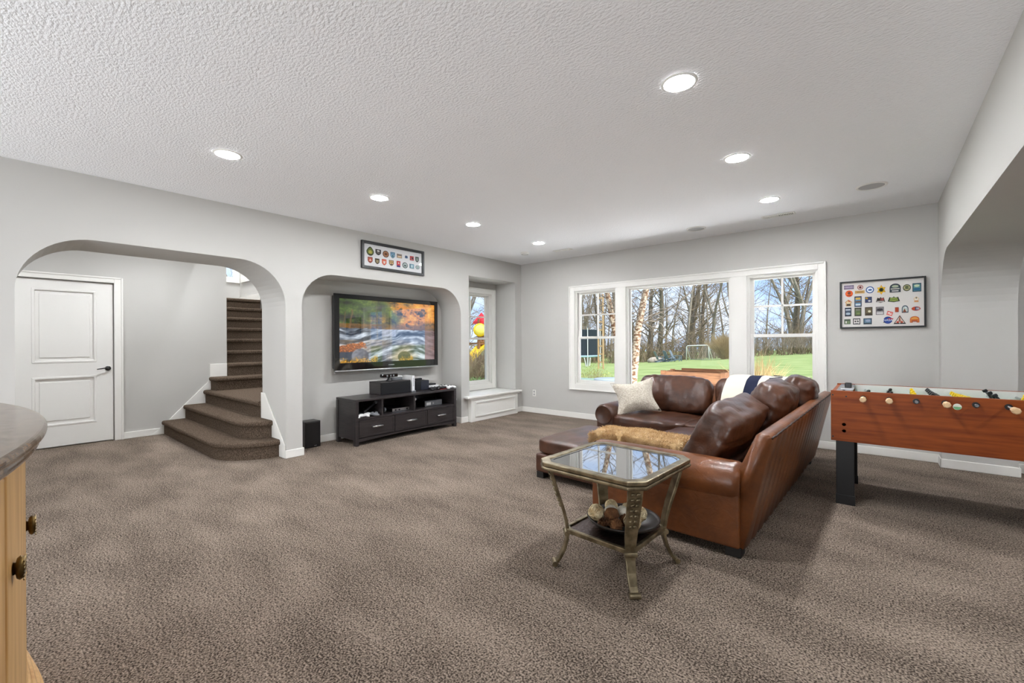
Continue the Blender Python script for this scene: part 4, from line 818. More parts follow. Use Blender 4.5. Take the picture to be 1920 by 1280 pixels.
# ------------------------------------------------------------------ framed patch collections
def framed(name, label, toW, u0, u1, v0, v1, fw, patches, matc):
    """toW(u,v,w) -> world ; w is distance off the wall"""
    root = thing(name, label, 'picture frame', Matrix.Translation(toW((u0+u1)/2, v0, 0)))
    def wbox(a,b,c,d,w0,w1):
        bm = nb(); P = [toW(u,v,w) for w in (w0,w1) for u, v in ((a,c),(b,c),(b,d),(a,d))]; vs = [bm.verts.new(p) for p in P]
        for f in ((0,1,2,3),(4,5,6,7),(0,1,5,4),(1,2,6,5),(2,3,7,6),(3,0,4,7)): bm.faces.new([vs[i] for i in f])
        bmesh.ops.recalc_face_normals(bm, faces=bm.faces[:]); return bm
    for a,b,c,d in ((u0,u0+fw,v0,v1),(u1-fw,u1,v0,v1),(u0+fw,u1-fw,v0,v0+fw),(u0+fw,u1-fw,v1-fw,v1)): obj('frame_bar', wbox(a,b,c,d,0,0.035), M_BLACK, root, bevel=0.003)
    obj('mat_board', wbox(u0+fw,u1-fw,v0+fw,v1-fw,0.004,0.010), matc, root)
    obj('glazing', wbox(u0+fw,u1-fw,v0+fw,v1-fw,0.024,0.025), M_FGLASS, root)
    W, Hh = u1-u0, v1-v0
    def poly(pts, w, m, par, nm='patch'):
        bm = nb(); A = [bm.verts.new(toW(u,v,w-0.0012)) for u,v in pts]; B = [bm.verts.new(toW(u,v,w)) for u,v in pts]; n = len(pts)
        bm.faces.new(B); bm.faces.new(A[::-1])
        for i in range(n): bm.faces.new((A[i],A[(i+1)%n],B[(i+1)%n],B[i]))
        bmesh.ops.recalc_face_normals(bm, faces=bm.faces[:]); return obj(nm, bm, m, par)
    def shape(kind, cu, cv, w, h):
        if kind == 'rect': return [(cu-w/2,cv-h/2),(cu+w/2,cv-h/2),(cu+w/2,cv+h/2),(cu-w/2,cv+h/2)]
        if kind == 'oval': return [(cu+w/2*math.cos(a),cv+h/2*math.sin(a)) for a in [2*math.pi*i/24 for i in range(24)]]
        if kind == 'shield': return [(cu-w/2,cv+h/2),(cu-w/2,cv-h*.12),(cu-w*.3,cv-h*.36),(cu,cv-h/2),(cu+w*.3,cv-h*.36),(cu+w/2,cv-h*.12),(cu+w/2,cv+h/2)]
        if kind == 'dome': return [(cu-w/2,cv-h/2),(cu+w/2,cv-h/2)]+[(cu+w/2*math.cos(a),cv+h*.05+h*.45*math.sin(a)) for a in [math.pi*i/12 for i in range(13)]]
        if kind == 'tri': return [(cu-w/2,cv-h/2),(cu+w/2,cv-h/2),(cu,cv+h/2)]
        if kind == 'star': return [(cu+(w/2 if i%2==0 else w*.3)*math.sin(2*math.pi*i/12),cv+(h/2 if i%2==0 else h*.3)*math.cos(2*math.pi*i/12)) for i in range(12)]
        if kind == 'drop': return [(cu+w/2*math.cos(a)*(1-0.45*max(0,math.sin(a))),cv+h/2*math.sin(a)) for a in [2*math.pi*i/24 for i in range(24)]]
        if kind == 'wing': return [(cu-w/2,cv-h*.35),(cu-w*.36,cv+h*.4),(cu-w*.12,cv+h*.28),(cu,cv+h*.5),(cu+w*.12,cv+h*.28),(cu+w*.36,cv+h*.4),(cu+w/2,cv-h*.35),(cu+w*.22,cv-h*.42),(cu,cv-h*.5),(cu-w*.22,cv-h*.42)]
        if kind == 'house': return [(cu-w*.36,cv-h/2),(cu+w*.36,cv-h/2),(cu+w*.36,cv),(cu+w/2,cv+h*.1),(cu,cv+h/2),(cu-w/2,cv+h*.1),(cu-w*.36,cv)]
        if kind == 'diamond': return [(cu-w/2,cv-h*.2),(cu+w*.3,cv-h/2),(cu+w/2,cv+h*.2),(cu-w*.3,cv+h/2)]
    for it in patches:
        (kind, pu, pv, pw, ph, c1, c2), ex = it[:7], it[7:]
        cu, cv, w, h = u0+pu*W, v0+pv*Hh, pw*W, ph*Hh; p = poly(shape(kind,cu,cv,w,h), 0.0125, flat(*c1), root)
        if c2:
            poly(shape(kind,cu,cv,w*.76,h*.74), 0.0134, flat(*c2), p, 'patch_field')
        for e in ex:
            if e[0] == 'txt':
                o3 = Vector(toW(cu,cv,0)); eu = (Vector(toW(cu+1,cv,0))-o3); ev = (Vector(toW(cu,cv+1,0))-o3); ew = (Vector(toW(cu,cv,1))-o3)
                c = Vector(toW(cu+e[4]*w,cv+e[5]*h,0.0146)); M = Matrix(((eu.x,ev.x,ew.x,c.x),(eu.y,ev.y,ew.y,c.y),(eu.z,ev.z,ew.z,c.z),(0,0,0,1)))
                obj('patch_lettering', text_bm(e[1], e[2]*h, M, 0.0003), flat(*e[3]), p)
            else:
                kind2, du, dv, ww, hh, cc = e; poly(shape(kind2,cu+du*w,cv+dv*h,w*ww,h*hh), 0.0142, flat(*cc), p, 'patch_motif')
    return root
def zb(x, y, w, h):    # frame picture on the window wall, measured on an enlarged view
    u = (x-147)/1628; t_ = 238-103*u; b_ = 1115-25*u; return u, (b_-y)/(b_-t_), w/1628, h/(b_-t_)
def za(x, y, w, h):
    u = (x-203)/1497; t_ = 108+300*u; b_ = 790+215*u; return u, (b_-y)/(b_-t_), w/1497, h/(b_-t_)
W_, K_ = (240,238,232), (24,24,28)
PB = [('rect',)+zb(335,336,200,75)+((104,92,120),(132,116,146),('txt','OREGON',.42,(224,216,232),0,0)),
 ('oval',)+zb(563,336,115,90)+((150,60,54),(226,214,204),('oval',0,0,.45,.5,(110,34,34))),
 ('oval',)+zb(338,456,155,125)+((226,84,24),(240,108,36),('oval',.02,.1,.45,.4,(120,60,50)),('rect',0,-.25,.5,.1,(80,30,20))),
 ('rect',)+zb(552,425,190,55)+((206,160,88),(222,184,112),('rect',0,0,.7,.25,(120,80,40))),
 ('oval',)+zb(752,384,160,130)+((40,86,150),(232,240,246),('wing',.02,0,.5,.28,(44,96,160))),
 ('star',)+zb(970,385,190,185)+((226,170,24),(246,204,40),('oval',0,0,.45,.42,(74,84,48)),('oval',0,0,.24,.24,(34,36,44))),
 ('dome',)+zb(1228,352,205,165)+((38,48,62),(60,74,84),('oval',0,.18,.6,.3,(168,178,150)),('rect',0,-.1,.8,.1,(210,206,190)),('rect',0,-.34,.6,.12,(200,200,196))),
 ('oval',)+zb(1440,350,145,130)+((76,80,54),(196,190,140),('oval',0,.1,.5,.4,(96,104,66)),('rect',0,-.15,.6,.1,(70,74,50))),
 ('rect',)+zb(1617,346,155,160)+((34,78,96),(96,150,150),('oval',0,.2,.6,.3,(200,214,180)),('rect',0,-.2,.7,.25,(30,96,140))),
 ('house',)+zb(325,630,150,125)+((196,142,84),(226,204,160),('rect',0,-.3,.5,.3,(70,58,44)),('diamond',.1,.25,.35,.25,(200,96,60))),
 ('rect',)+zb(517,605,145,200)+((50,70,96),(96,140,176),('rect',0,.28,.7,.2,(222,180,84)),('rect',0,-.3,.7,.16,(206,220,228)),('rect',0,-.02,.7,.14,(110,80,60))),
 ('rect',)+zb(722,572,135,110)+((46,56,88),(58,70,110),('diamond',-.25,.25,.4,.35,(216,168,52)),('oval',.15,-.2,.4,.3,(206,210,212))),
 ('wing',)+zb(955,575,170,110)+((70,52,48),(118,60,56),('rect',0,-.3,.8,.2,(190,190,186)),('oval',-.2,.05,.3,.4,(36,44,40)),('diamond',.22,.1,.3,.4,(178,78,70))),
 ('wing',)+zb(1202,566,225,110)+((34,46,44),(148,168,72),('txt','AVIVO',.42,(30,44,48),0,-.05)),
 ('house',)+zb(1607,570,110,110)+((226,196,150),(236,228,214),('oval',0,.25,.25,.25,(110,110,104)),('rect',0,-.3,.6,.2,(206,134,80))),
 ('rect',)+zb(316,802,135,165)+((34,42,58),(70,84,104),('rect',0,.25,.76,.12,(206,214,220)),('oval',0,-.2,.7,.25,(176,192,206))),
 ('rect',)+zb(514,800,138,160)+((60,62,46),(92,108,66),('rect',0,.25,.6,.2,(120,116,108)),('oval',.05,-.2,.5,.2,(120,136,80))),
 ('rect',)+zb(726,790,148,160)+((70,60,44),(104,94,66),('oval',.1,.0,.4,.26,(222,216,188)),('rect',0,-.3,.7,.12,(58,48,38))),
 ('rect',)+zb(940,780,155,150)+((120,116,118),(150,146,146),('wing',0,.15,.8,.4,(52,46,56)),('rect',0,-.3,.8,.25,(206,204,204))),
 ('diamond',)+zb(1126,832,130,105)+((224,110,104),(232,140,130),('rect',-.12,.1,.3,.2,W_),('rect',.12,-.12,.3,.2,W_)),
 ('rect',)+zb(1257,762,66,90)+((160,52,20),(184,70,26)),
 ('dome',)+zb(1406,750,120,138)+((60,84,104),(196,206,200),('tri',-.08,-.18,.6,.5,(140,74,50)),('oval',.1,.2,.3,.2,(220,230,234))),
 ('oval',)+zb(1600,744,158,78)+((190,60,34),(58,88,128),('oval',-.25,0,.34,.7,(214,84,44)),('rect',.2,.12,.36,.12,W_),('rect',.2,-.12,.36,.12,W_)),
 ('rect',)+zb(300,985,130,95)+((88,104,76),(116,134,100),('oval',-.2,-.1,.2,.5,W_),('dome',0,.3,.8,.3,(70,84,70))),
 ('rect',)+zb(487,980,145,115)+((30,30,32),W_,('diamond',-.18,0,.25,.3,K_),('diamond',.18,0,.25,.3,K_),('rect',0,0,.5,.07,K_),('rect',0,.28,.5,.08,K_),('rect',0,-.28,.5,.08,K_)),
 ('rect',)+zb(704,978,165,115)+((44,70,92),(96,128,150),('oval',.05,.1,.6,.4,(150,162,190)),('rect',0,-.34,.8,.16,(48,60,66))),
 ('oval',)+zb(1090,958,168,135)+((30,62,140),(34,70,156),('diamond',.3,.18,.7,.22,(200,44,44)),('txt','NASA',.40,(244,244,248),0,0),('rect',-.42,-.3,.18,.1,(40,44,60))),
 ('tri',)+zb(1308,948,230,165)+((38,26,24),(222,200,188),('tri',0,.12,.18,.7,(190,104,60)),('oval',-.16,-.28,.2,.2,(196,64,40)),('oval',.16,-.28,.2,.2,(190,70,44)),('rect',0,-.2,.06,.5,W_)),
 ('dome',)+zb(1575,946,165,120)+((206,104,44),(226,160,72),('rect',0,-.1,.7,.16,(196,72,30)),('rect',0,-.3,.66,.12,(126,40,70)),('rect',0,-.44,.4,.1,W_))]
framed('patch_frame', 'black framed collection of colourful patches on the window wall', lambda u,v,w: (u, YB-w, v), -0.335, 0.400, 1.433, 1.976, 0.016, PB, flat(226,222,218))
PA = [('drop',)+za(400,385,165,225)+((54,62,30),(112,124,52),('oval',0,-.1,.45,.4,(190,180,90)),('oval',0,-.32,.35,.12,(60,56,24))),
 ('shield',)+za(578,412,125,145)+((34,30,32),(60,54,56),('oval',0,.22,.5,.25,W_),('rect',0,-.1,.5,.1,(150,140,130))),
 ('oval',)+za(752,455,145,165)+((96,62,44),(176,124,88),('oval',0,0,.5,.42,(120,74,48)),('rect',0,.02,.36,.1,(206,172,130))),
 ('shield',)+za(915,482,110,150)+((70,110,138),(150,192,214),('rect',0,.2,.7,.12,(44,80,120)),('oval',0,-.12,.45,.3,(60,96,110))),
 ('rect',)+za(1077,502,125,100)+((150,130,108),(206,178,144),('rect',0,.2,.8,.22,(96,92,104)),('rect',0,-.15,.5,.15,(236,214,180))),
 ('wing',)+za(1250,525,75,80)+((60,84,120),None,('rect',.1,-.35,.8,.12,(120,150,170))),
 ('rect',)+za(1392,562,98,105)+((176,60,66),(200,86,90),('wing',.12,0,.5,.5,(40,36,60)),('oval',.0,-.15,.3,.3,W_)),
 ('shield',)+za(1528,597,92,135)+((52,62,60),(96,110,104),('rect',0,0,.2,.5,(186,196,186))),
 ('shield',)+za(398,602,108,150)+((130,62,48),(186,92,72),('tri',0,.05,.5,.4,(226,190,170)),('rect',0,-.22,.5,.1,(140,60,50))),
 ('shield',)+za(555,633,100,140)+((40,36,30),(106,92,64),('rect',0,.08,.5,.14,(190,176,140)),('rect',0,-.14,.5,.12,(176,160,120))),
 ('shield',)+za(714,655,105,150)+((214,90,66),(232,126,98),('rect',0,.1,.5,.12,W_),('oval',0,-.1,.4,.25,W_)),
 ('shield',)+za(882,675,112,140)+((120,96,70),(222,188,130),('rect',0,.16,.7,.2,(150,120,80)),('oval',0,-.2,.5,.2,(60,54,72))),
 ('rect',)+za(1055,700,88,150)+((196,48,56),(214,70,76),('rect',0,-.36,.96,.26,(60,64,130)),('oval',0,.15,.35,.25,W_)),
 ('oval',)+za(1217,732,135,145)+((46,60,62),(186,200,198),('wing',0,0,.5,.25,(50,70,70)),('rect',0,-.2,.5,.08,(60,80,80))),
 ('rect',)+za(1388,757,115,110)+((96,136,154),(140,182,198),('rect',0,.0,.36,.5,(206,222,226)),('rect',-.36,0,.1,.8,(60,84,100))),
 ('oval',)+za(1540,785,105,95)+((76,96,104),(196,212,210),('rect',0,.05,.5,.12,(90,110,110)),('oval',0,-.2,.4,.15,(120,150,140)))]
framed('patch_frame', 'small black framed row of patches above the television niche', lambda u,v,w: (XA+w, u, v), 3.09, 4.102, 2.272, 2.631, 0.034, PA, flat(232,232,234))

# ------------------------------------------------------------------ bar
CX, CY, CR = -1.82, -2.177, 2.28
def bow(r, x0, x1, n, depth):
    pts = [(x0+(x1-x0)*i/n, CY+math.sqrt(max(0, r*r-(x0+(x1-x0)*i/n-CX)**2))) for i in range(n+1)]; return pts + [(x1,pts[-1][1]-depth),(x0,pts[0][1]-depth)]
br = thing('bar_cabinet', 'honey wood bar cabinet with bowed front at the left edge', 'cabinet', (-2.1,-0.1,0))
obj('cabinet_body', prism(nb(), bow(CR-0.058,-2.70,-0.99,26,0.5), 'z', 0.09, 1.052), M_MAPLE, br, bevel=0.003)
for o_, z0_, z1_ in ((0.004,0.0,0.29),(-0.006,0.29,0.32),(-0.018,0.32,0.35),(-0.030,0.35,0.38),(-0.037,0.38,0.42)):
    obj('base_molding', prism(nb(), bow(CR+o_,-2.72,-0.97,26,0.55), 'z', z0_, z1_), M_MAPLE, br, bevel=0.008, seg=2)
for x0, x1 in ((-2.68,-2.36),(-2.345,-2.03),(-2.015,-1.715),(-1.70,-1.40),(-1.385,-1.01)):
    pts = bow(CR-0.040,x0,x1,8,0.03); dd = obj('cabinet_door', prism(nb(), pts, 'z', 0.43, 1.03), M_MAPLE, br, bevel=0.003)
    kx = x1-0.05 if x1 > -1.9 else x0+0.05
    ky = CY+math.sqrt((CR-0.040)**2-(kx-CX)**2); nd = Vector((kx-CX,ky-CY,0)).normalized(); KM = Matrix.Translation((kx,ky,0.815)) @ Matrix.Rotation(math.atan2(nd.y,nd.x)-math.pi/2,4,'Z') @ Matrix.Rotation(-math.pi/2,4,'X')
    kb = lathe(nb(), [(0.010,0),(0.009,0.004),(0.016,0.006),(0.019,0.011),(0.016,0.017),(0.001,0.020)], 20, KM @ Matrix.Scale(1.4,4,(0,1,0)))
    kn_ = obj('knob', kb, M_BRASS, dd, smooth=True, label='ribbed antique brass knob')
    bm = nb()
    for j in range(6): tube(bm, [KM@Vector((-0.013,-0.022+0.008*j,0.0178)), KM@Vector((0.013,-0.016+0.008*j,0.0178))], 0.0016, 5)
    obj('knob_ribs', bm, M_BRASS, kn_)
ct = thing('bar_counter', 'polished brown granite counter top on the bar', 'countertop', (-1.82,-0.1,1.052))
obj('counter_slab', prism(nb(), bow(CR,-2.76,-0.94,34,0.62), 'z', 1.077, 1.10), M_GRANITE, ct, bevel=0.010, seg=4); obj('edge_profile', prism(nb(), bow(CR-0.012,-2.75,-0.95,34,0.6), 'z', 1.052, 1.077), M_GRANITE, ct, bevel=0.010, seg=4)

# ------------------------------------------------------------------ outdoors
def sm(t): t = max(0, min(1, t)); return t*t*(3-2*t)
def ground(x, y): return -0.16 + sm((y-8)/34)*(-0.47+0.075*max(-9, min(20, x+14))) + 0.03*noise.noise(Vector((x*.15,y*.15,0)))
bm = nb(); nx, ny = 80, 70; gv = [[bm.verts.new((-95+140*i/nx, -20+125*(j/ny)**1.4, 0)) for i in range(nx+1)] for j in range(ny+1)]
for r_ in gv:
    for v in r_: v.co.z = ground(v.co.x, v.co.y)
for j in range(ny):
    for i in range(nx): bm.faces.new((gv[j][i], gv[j][i+1], gv[j+1][i+1], gv[j+1][i]))
lw = obj('lawn', bm, M_LAWN, smooth=True); tag(lw, 'green lawn sloping up to the bare woods outside', 'lawn', kind='stuff')
def tree_mesh(h, r0, seed, nb_=46, fork=False):
    rnd = random.Random(seed); tr = nb(); br_ = nb()
    def path(p, d, L, n, wob, up=0.0):
        pts = [p]; d = d.normalized()
        for i in range(n):
            d = (d+Vector((rnd.gauss(0,wob),rnd.gauss(0,wob),rnd.gauss(0,wob*.5)+up))).normalized(); pts.append(pts[-1]+d*L/n)
        return pts
    stems = []
    if fork:
        base = path(Vector((0,0,-.4)), Vector((0,0,1)), h*.3, 4, .04); tube(tr, base, [r0*(1-.08*i) for i in range(5)], 7, False)
        for q in range(2+(seed%2)):
            a = 6.28*q/2.5+rnd.random(); pp = path(base[-1], Vector((.33*math.cos(a),.33*math.sin(a),1)), h*.75, 8, .05, .03); tube(tr, pp, [r0*.66*(1-.85*i/8) for i in range(9)], 6, False); stems.append((pp, r0*.66))
    else:
        pp = path(Vector((0,0,-.4)), Vector((rnd.gauss(0,.04),rnd.gauss(0,.04),1)), h, 10, .035); tube(tr, pp, [r0*(1-.88*i/10) for i in range(11)], 7, False); stems.append((pp, r0))
    for pp, rr in stems:
        n = len(pp)-1
        for b in range(nb_//len(stems)):
            f = rnd.uniform(.10 if not fork else .02, .97); i = min(n-1, int(f*n)); p = pp[i].lerp(pp[i+1], f*n-i); a = rnd.uniform(0,6.28)
            L = h*(.10+.30*(1-f))*rnd.uniform(.5,1.1); bp = path(p, Vector((math.cos(a),math.sin(a),rnd.uniform(.15,1.0))), L, 4, .16, .06); rb = max(.012, rr*(1-.85*f)*rnd.uniform(.16,.34))
            tube(br_, bp, [rb*(1-.2*k) for k in range(5)], 4, False)
            for t2 in range(5):
                k = rnd.randint(1,3); p2 = bp[k].lerp(bp[k+1], rnd.random()); d2 = (bp[k+1]-bp[k]).normalized()+Vector((rnd.gauss(0,.7),rnd.gauss(0,.7),rnd.gauss(.15,.5)))
                tp_ = path(p2, d2, L*rnd.uniform(.25,.55), 3, .22, .05); tube(br_, tp_, [rb*.38, rb*.3, rb*.2, .003], 3, False)
    return tr, br_
protos = []
KL = ('slender bare grey tree in the woods behind the lawn', 'forked bare tree in the woods behind the lawn', 'thick dark bare tree in the woods behind the lawn')
for i in range(9):
    kd = i % 3; h = (15,16,17)[kd]; a, b = tree_mesh(h, (.16,.24,.30)[kd], 20+i, 40, kd == 1)
    o = thing('bare_tree', KL[kd], 'tree', Matrix.Translation((0,0,0)), 'bare woodland trees'); m_ = M_BARK if kd != 2 else M_BARK2
    obj('trunk', a, m_, o, smooth=True); obj('branches', b, m_ if i % 2 else M_TWIG, o, smooth=True); protos.append(o)
rnd = random.Random(11); spots = []
for _ in range(88): spots.append((rnd.uniform(-44,4), rnd.uniform(46,74)))
for _ in range(34): spots.append((rnd.uniform(-62,-30), rnd.uniform(20,50)))
for _ in range(12): spots.append((rnd.uniform(2,22), rnd.uniform(40,60)))
for k, (x, y) in enumerate(spots):
    M = Matrix.Translation((x,y,ground(x,y))) @ Matrix.Rotation(rnd.uniform(0,6.28),4,'Z') @ Matrix.Scale(rnd.uniform(.75,1.2),4)
    o = protos[k % 9]
    if k < 9: o.matrix_world = M
    else: dup(o, M)
def stems(bm, cx, cy, cz, n, h, spread, r_, rnd, curve=.3, twig=2, side=3):
    for _ in range(n):
        a = rnd.uniform(0,6.28); d = Vector((math.cos(a)*spread*rnd.random(), math.sin(a)*spread*rnd.random(), 1)).normalized(); L = h*rnd.uniform(.6,1.1)
        p = Vector((cx+rnd.gauss(0,.06)*spread*2, cy+rnd.gauss(0,.06)*spread*2, cz)); pts = [p]
        for i in range(4): d = (d+Vector((rnd.gauss(0,curve*.35),rnd.gauss(0,curve*.35),-curve*.12*i))).normalized(); pts.append(pts[-1]+d*L/4)
        tube(bm, pts, [r_,r_*.8,r_*.6,r_*.4,r_*.15], side, False)
        for t2 in range(twig):
            q = pts[2].lerp(pts[3], rnd.random()); d2 = (d+Vector((rnd.gauss(0,.6),rnd.gauss(0,.6),rnd.gauss(.1,.4)))).normalized(); tube(bm, [q, q+d2*L*.16, q+d2*L*.3+Vector((rnd.gauss(0,.03),rnd.gauss(0,.03),0))], [r_*.5,r_*.35,r_*.1], 3, False)
    return bm
bm = nb()
for q_ in range(1500):
    x, y = (rnd.uniform(-46,4), rnd.uniform(44.5,52) if q_ < 800 else rnd.uniform(52,76)) if rnd.random() < .82 else (rnd.uniform(-60,-28), rnd.uniform(22,46)); stems(bm, x, y, ground(x,y)-.1, 3, rnd.uniform(1.5,4.2), .8, .028, rnd, .5, 3)
tag(obj('undergrowth', bm, M_TWIG), 'tangled brown undergrowth along the edge of the woods', 'brush', kind='stuff')
# river birch clump just outside
bt = thing('river_birch', 'leaning birch with peeling tan bark just outside the picture window', 'tree', (-4.0,8.6,ground(-4,8.6)))
for pts, r_ in (([(-3.98,8.6,-.2),(-3.93,8.6,.3),(-3.86,8.6,.9),(-3.80,8.6,1.5),(-3.68,8.6,2.05),(-3.55,8.6,2.6),(-3.35,8.65,3.6),(-3.1,8.7,5.0),(-2.9,8.8,6.6)],.085),([(-4.05,8.62,-.2),(-4.12,8.62,.4),(-4.22,8.62,1.0),(-4.33,8.62,1.55),(-4.42,8.62,2.0),(-4.55,8.62,2.6),(-4.8,8.6,3.6),(-5.1,8.5,5.2)],.08)):
    bm = tube(nb(), pts, [r_*(1-.07*i) for i in range(len(pts))], 14, False)
    bmesh.ops.subdivide_edges(bm, edges=bm.edges[:], cuts=2)
    for v in bm.verts: v.co += Vector((1,1,0))*0.012*noise.noise(v.co*9)
    t_ = obj('trunk', bm, M_BIRCH, bt, smooth=True)
    bm = nb()
    for _ in range(30):
        i = rnd.randint(3, len(pts)-2); p = Vector(pts[i]).lerp(Vector(pts[i+1]), rnd.random()); a = rnd.uniform(0,6.28); d = Vector((math.cos(a),math.sin(a)*.7,rnd.uniform(-.1,.9))); L = rnd.uniform(.7,2.0); q = [p]
        for k in range(5): d = (d+Vector((rnd.gauss(0,.22),rnd.gauss(0,.22),rnd.gauss(-.06,.15)))).normalized(); q.append(q[-1]+d*L/5)
        tube(bm, q, [.011,.009,.007,.005,.004,.002], 5, False)
        for k in range(5):
            d2 = (d+Vector((rnd.gauss(0,.8),rnd.gauss(0,.8),rnd.gauss(0,.6)))).normalized(); s0 = q[k+1]; tube(bm, [s0, s0+d2*L*.14, s0+d2*L*.28+Vector((0,0,rnd.gauss(0,.04)))], [.005,.004,.0015], 4, False)
    obj('branches', bm, M_BARK2, t_, smooth=True)
# shrubs
def shrub(name, label, x, y, n, h, spread, m, r_=.006, leaf=None, nl=0):
    z = ground(x,y)-.05; o = thing(name, label, 'shrub', (x,y,z)); obj('stems', stems(nb(), x, y, z, n, h, spread, r_, rnd, .35, 4), m, o, smooth=True)
    if leaf:
        bm = nb()
        for _ in range(nl):
            a = rnd.uniform(0,6.28); rr = spread*h*.62*math.sqrt(rnd.random()); zz = z+h*rnd.uniform(.3,1.0)*(1-.35*(rr/(spread*h*.62))**2); c = Vector((x+rr*math.cos(a),y+rr*math.sin(a),zz)); d = Vector((rnd.gauss(0,1),rnd.gauss(0,1),rnd.gauss(0,1))).normalized()*.02; e = d.cross(Vector((rnd.random(),rnd.random(),1))).normalized()*.008
            bm.faces.new([bm.verts.new(q) for q in (c-d, c+e, c+d, c-e)])
        l_ = obj('leaves', bm, leaf, o); l_['kind'] = 'stuff'
shrub('budding_shrub', 'yellow green budding shrub low outside the left back window', -4.95, 8.75, 110, .98, .9, M_TWIG, .006, M_OLIVE, 2600)
shrub('straw_shrub', 'straw coloured bare shrub outside the right back window', -1.78, 9.5, 150, 1.2, .45, M_STRAW, .007)
shrub('ornamental_shrub', 'tan leafless bush at the lawn edge right of the goal', -10.0, 40.3, 260, 2.4, .9, M_STRAW, .022)
shrub('brown_shrub', 'brown arching shrub outside the window seat window', -9.0, 9.15, 260, 1.5, 1.0, M_TWIG, .010)
shrub('evergreen_groundcover', 'green leafy shrub below the window seat window', -7.9, 8.0, 90, .62, 1.4, M_TWIG, .006, mat('mid_green_leaf', srgb(120,158,96), .9, col2=srgb(84,122,70), nscale=8), 3000)
shrub('twiggy_sapling', 'thin bare sapling right of the wooden planter', -2.02, 9.3, 12, 1.0, .5, M_TWIG, .005)
# raised planter
pl = thing('raised_planter', 'brown wooden raised planter seen over the sofa back', 'planter', (-2.85,9.3,-.16))
for z0, z1 in ((.02,.23),(.24,.45),(.46,.67)):
    for y in (9.0,9.56): obj('plank', bx(-3.44,-2.26,y,y+.035,z0,z1), M_CEDAR, pl, bevel=.004)
    for x in (-3.44,-2.295): obj('plank', bx(x,x+.035,9.036,9.559,z0,z1), M_CEDAR, pl, bevel=.004)
for x in (-3.475,-2.31):
    for y in (8.985,9.535): obj('post', bx(x,x+.085,y,y+.085,-.16,.685), M_CEDAR, pl, bevel=.004)
obj('soil', bx(-3.40,-2.30,9.036,9.56,.4,.58), flat(70,52,40,1), pl); obj('top_rail', bx(-3.25,-2.3,9.60,9.62,.66,.71), M_CEDAR, pl)
# goal
gz = ground(-12.7,42); gl = thing('soccer_goal', 'white pipe frame goal on the far lawn edge', 'goal', (-12.75,42,gz))
obj('goal_frame', tube(nb(), [(-13.75,42,gz-.05),(-13.75,42,gz+1.2),(-13.65,42,gz+1.33),(-11.9,42,gz+1.38),(-11.8,42,gz+1.28),(-11.72,42,gz-.05)], .045, 8), M_WHITEP, gl, smooth=True)
for x in (-13.75,-11.74): obj('rear_strut', tube(nb(), [(x,42,gz+1.25),(x,43.1,gz)], .025, 6), M_WHITEP, gl)
obj('base_bar', tube(nb(), [(-13.75,43.1,gz+.03),(-11.74,43.1,gz+.03)], .03, 6), M_GREYP, gl)
bm = nb()
for i in range(15): x = -13.7+1.95*i/14; tube(bm, [(x,42.02,gz+1.3),(x,43.1,gz+.02)], .006, 3, False)
for i in range(9): f = i/8; tube(bm, [(-13.74,42.02+1.08*f,gz+1.3*(1-f)),(-11.75,42.02+1.08*f,gz+1.3*(1-f))], .006, 3, False)
o = obj('net', bm, flat(170,168,166), gl); o['kind'] = 'stuff'
# adirondack chairs
def adirondack(x, y, rz, label):
    z = ground(x,y)+.02; M = TR(x,y,z,rz); o = thing('adirondack_chair', label, 'chair', M, 'adirondack chairs on the lawn')
    for i in range(5): obj('back_slat', box(nb(),-.28+.115*i,-.18+.115*i,-.012,.012,0,.92-.03*abs(i-2),M=M@TR(0,.30,.22,0,math.radians(-24))), M_PATIO, o)
    for i in range(5): obj('seat_slat', box(nb(),-.28,.28,-.30+.12*i,-.20+.12*i,-.01,.01,M=M@TR(0,.0,.30,0,math.radians(-10))), M_PATIO, o)
    for s in (-1,1):
        obj('arm', box(nb(),s*.30-.06,s*.30+.06,-.40,.36,.52,.545,M=M), M_PATIO, o); obj('leg', box(nb(),s*.30-.02,s*.30+.02,-.36,-.26,-.05,.52,M=M), M_PATIO, o); obj('leg', box(nb(),s*.28-.02,s*.28+.02,-.34,.55,-.04,.06,M=M@TR(0,0,.14,0,math.radians(-14))), M_PATIO, o)
adirondack(-16.1,41.8,2.3,'slate blue lawn chair beside the boulder'); adirondack(-15.3,42.0,2.5,'slate blue lawn chair right of the other lawn chair'); adirondack(-14.5,41.6,1.6,'low slate blue lawn chair nearest the goal')
bz = ground(-17.0,42.7); bd = thing('boulder', 'pale boulder on the lawn edge left of the chairs', 'boulder', (-17.0,42.7,bz)); bm = nb(); bmesh.ops.create_icosphere(bm, subdivisions=4, radius=1, matrix=Matrix.Translation((-17.0,42.7,bz+.1)) @ Matrix.Diagonal((.85,.6,.42,1)))
for v in bm.verts: v.co += (v.co-Vector((-17,42.7,bz+.1)))*.22*noise.noise(v.co*1.7)
obj('stone', bm, M_ROCK, bd, smooth=True); bm = nb(); bmesh.ops.create_icosphere(bm, subdivisions=3, radius=1, matrix=Matrix.Translation((-15.95,42.6,ground(-16,42.6)+.05)) @ Matrix.Diagonal((.4,.3,.2,1))); obj('small_stone', bm, M_ROCK, bd, smooth=True)
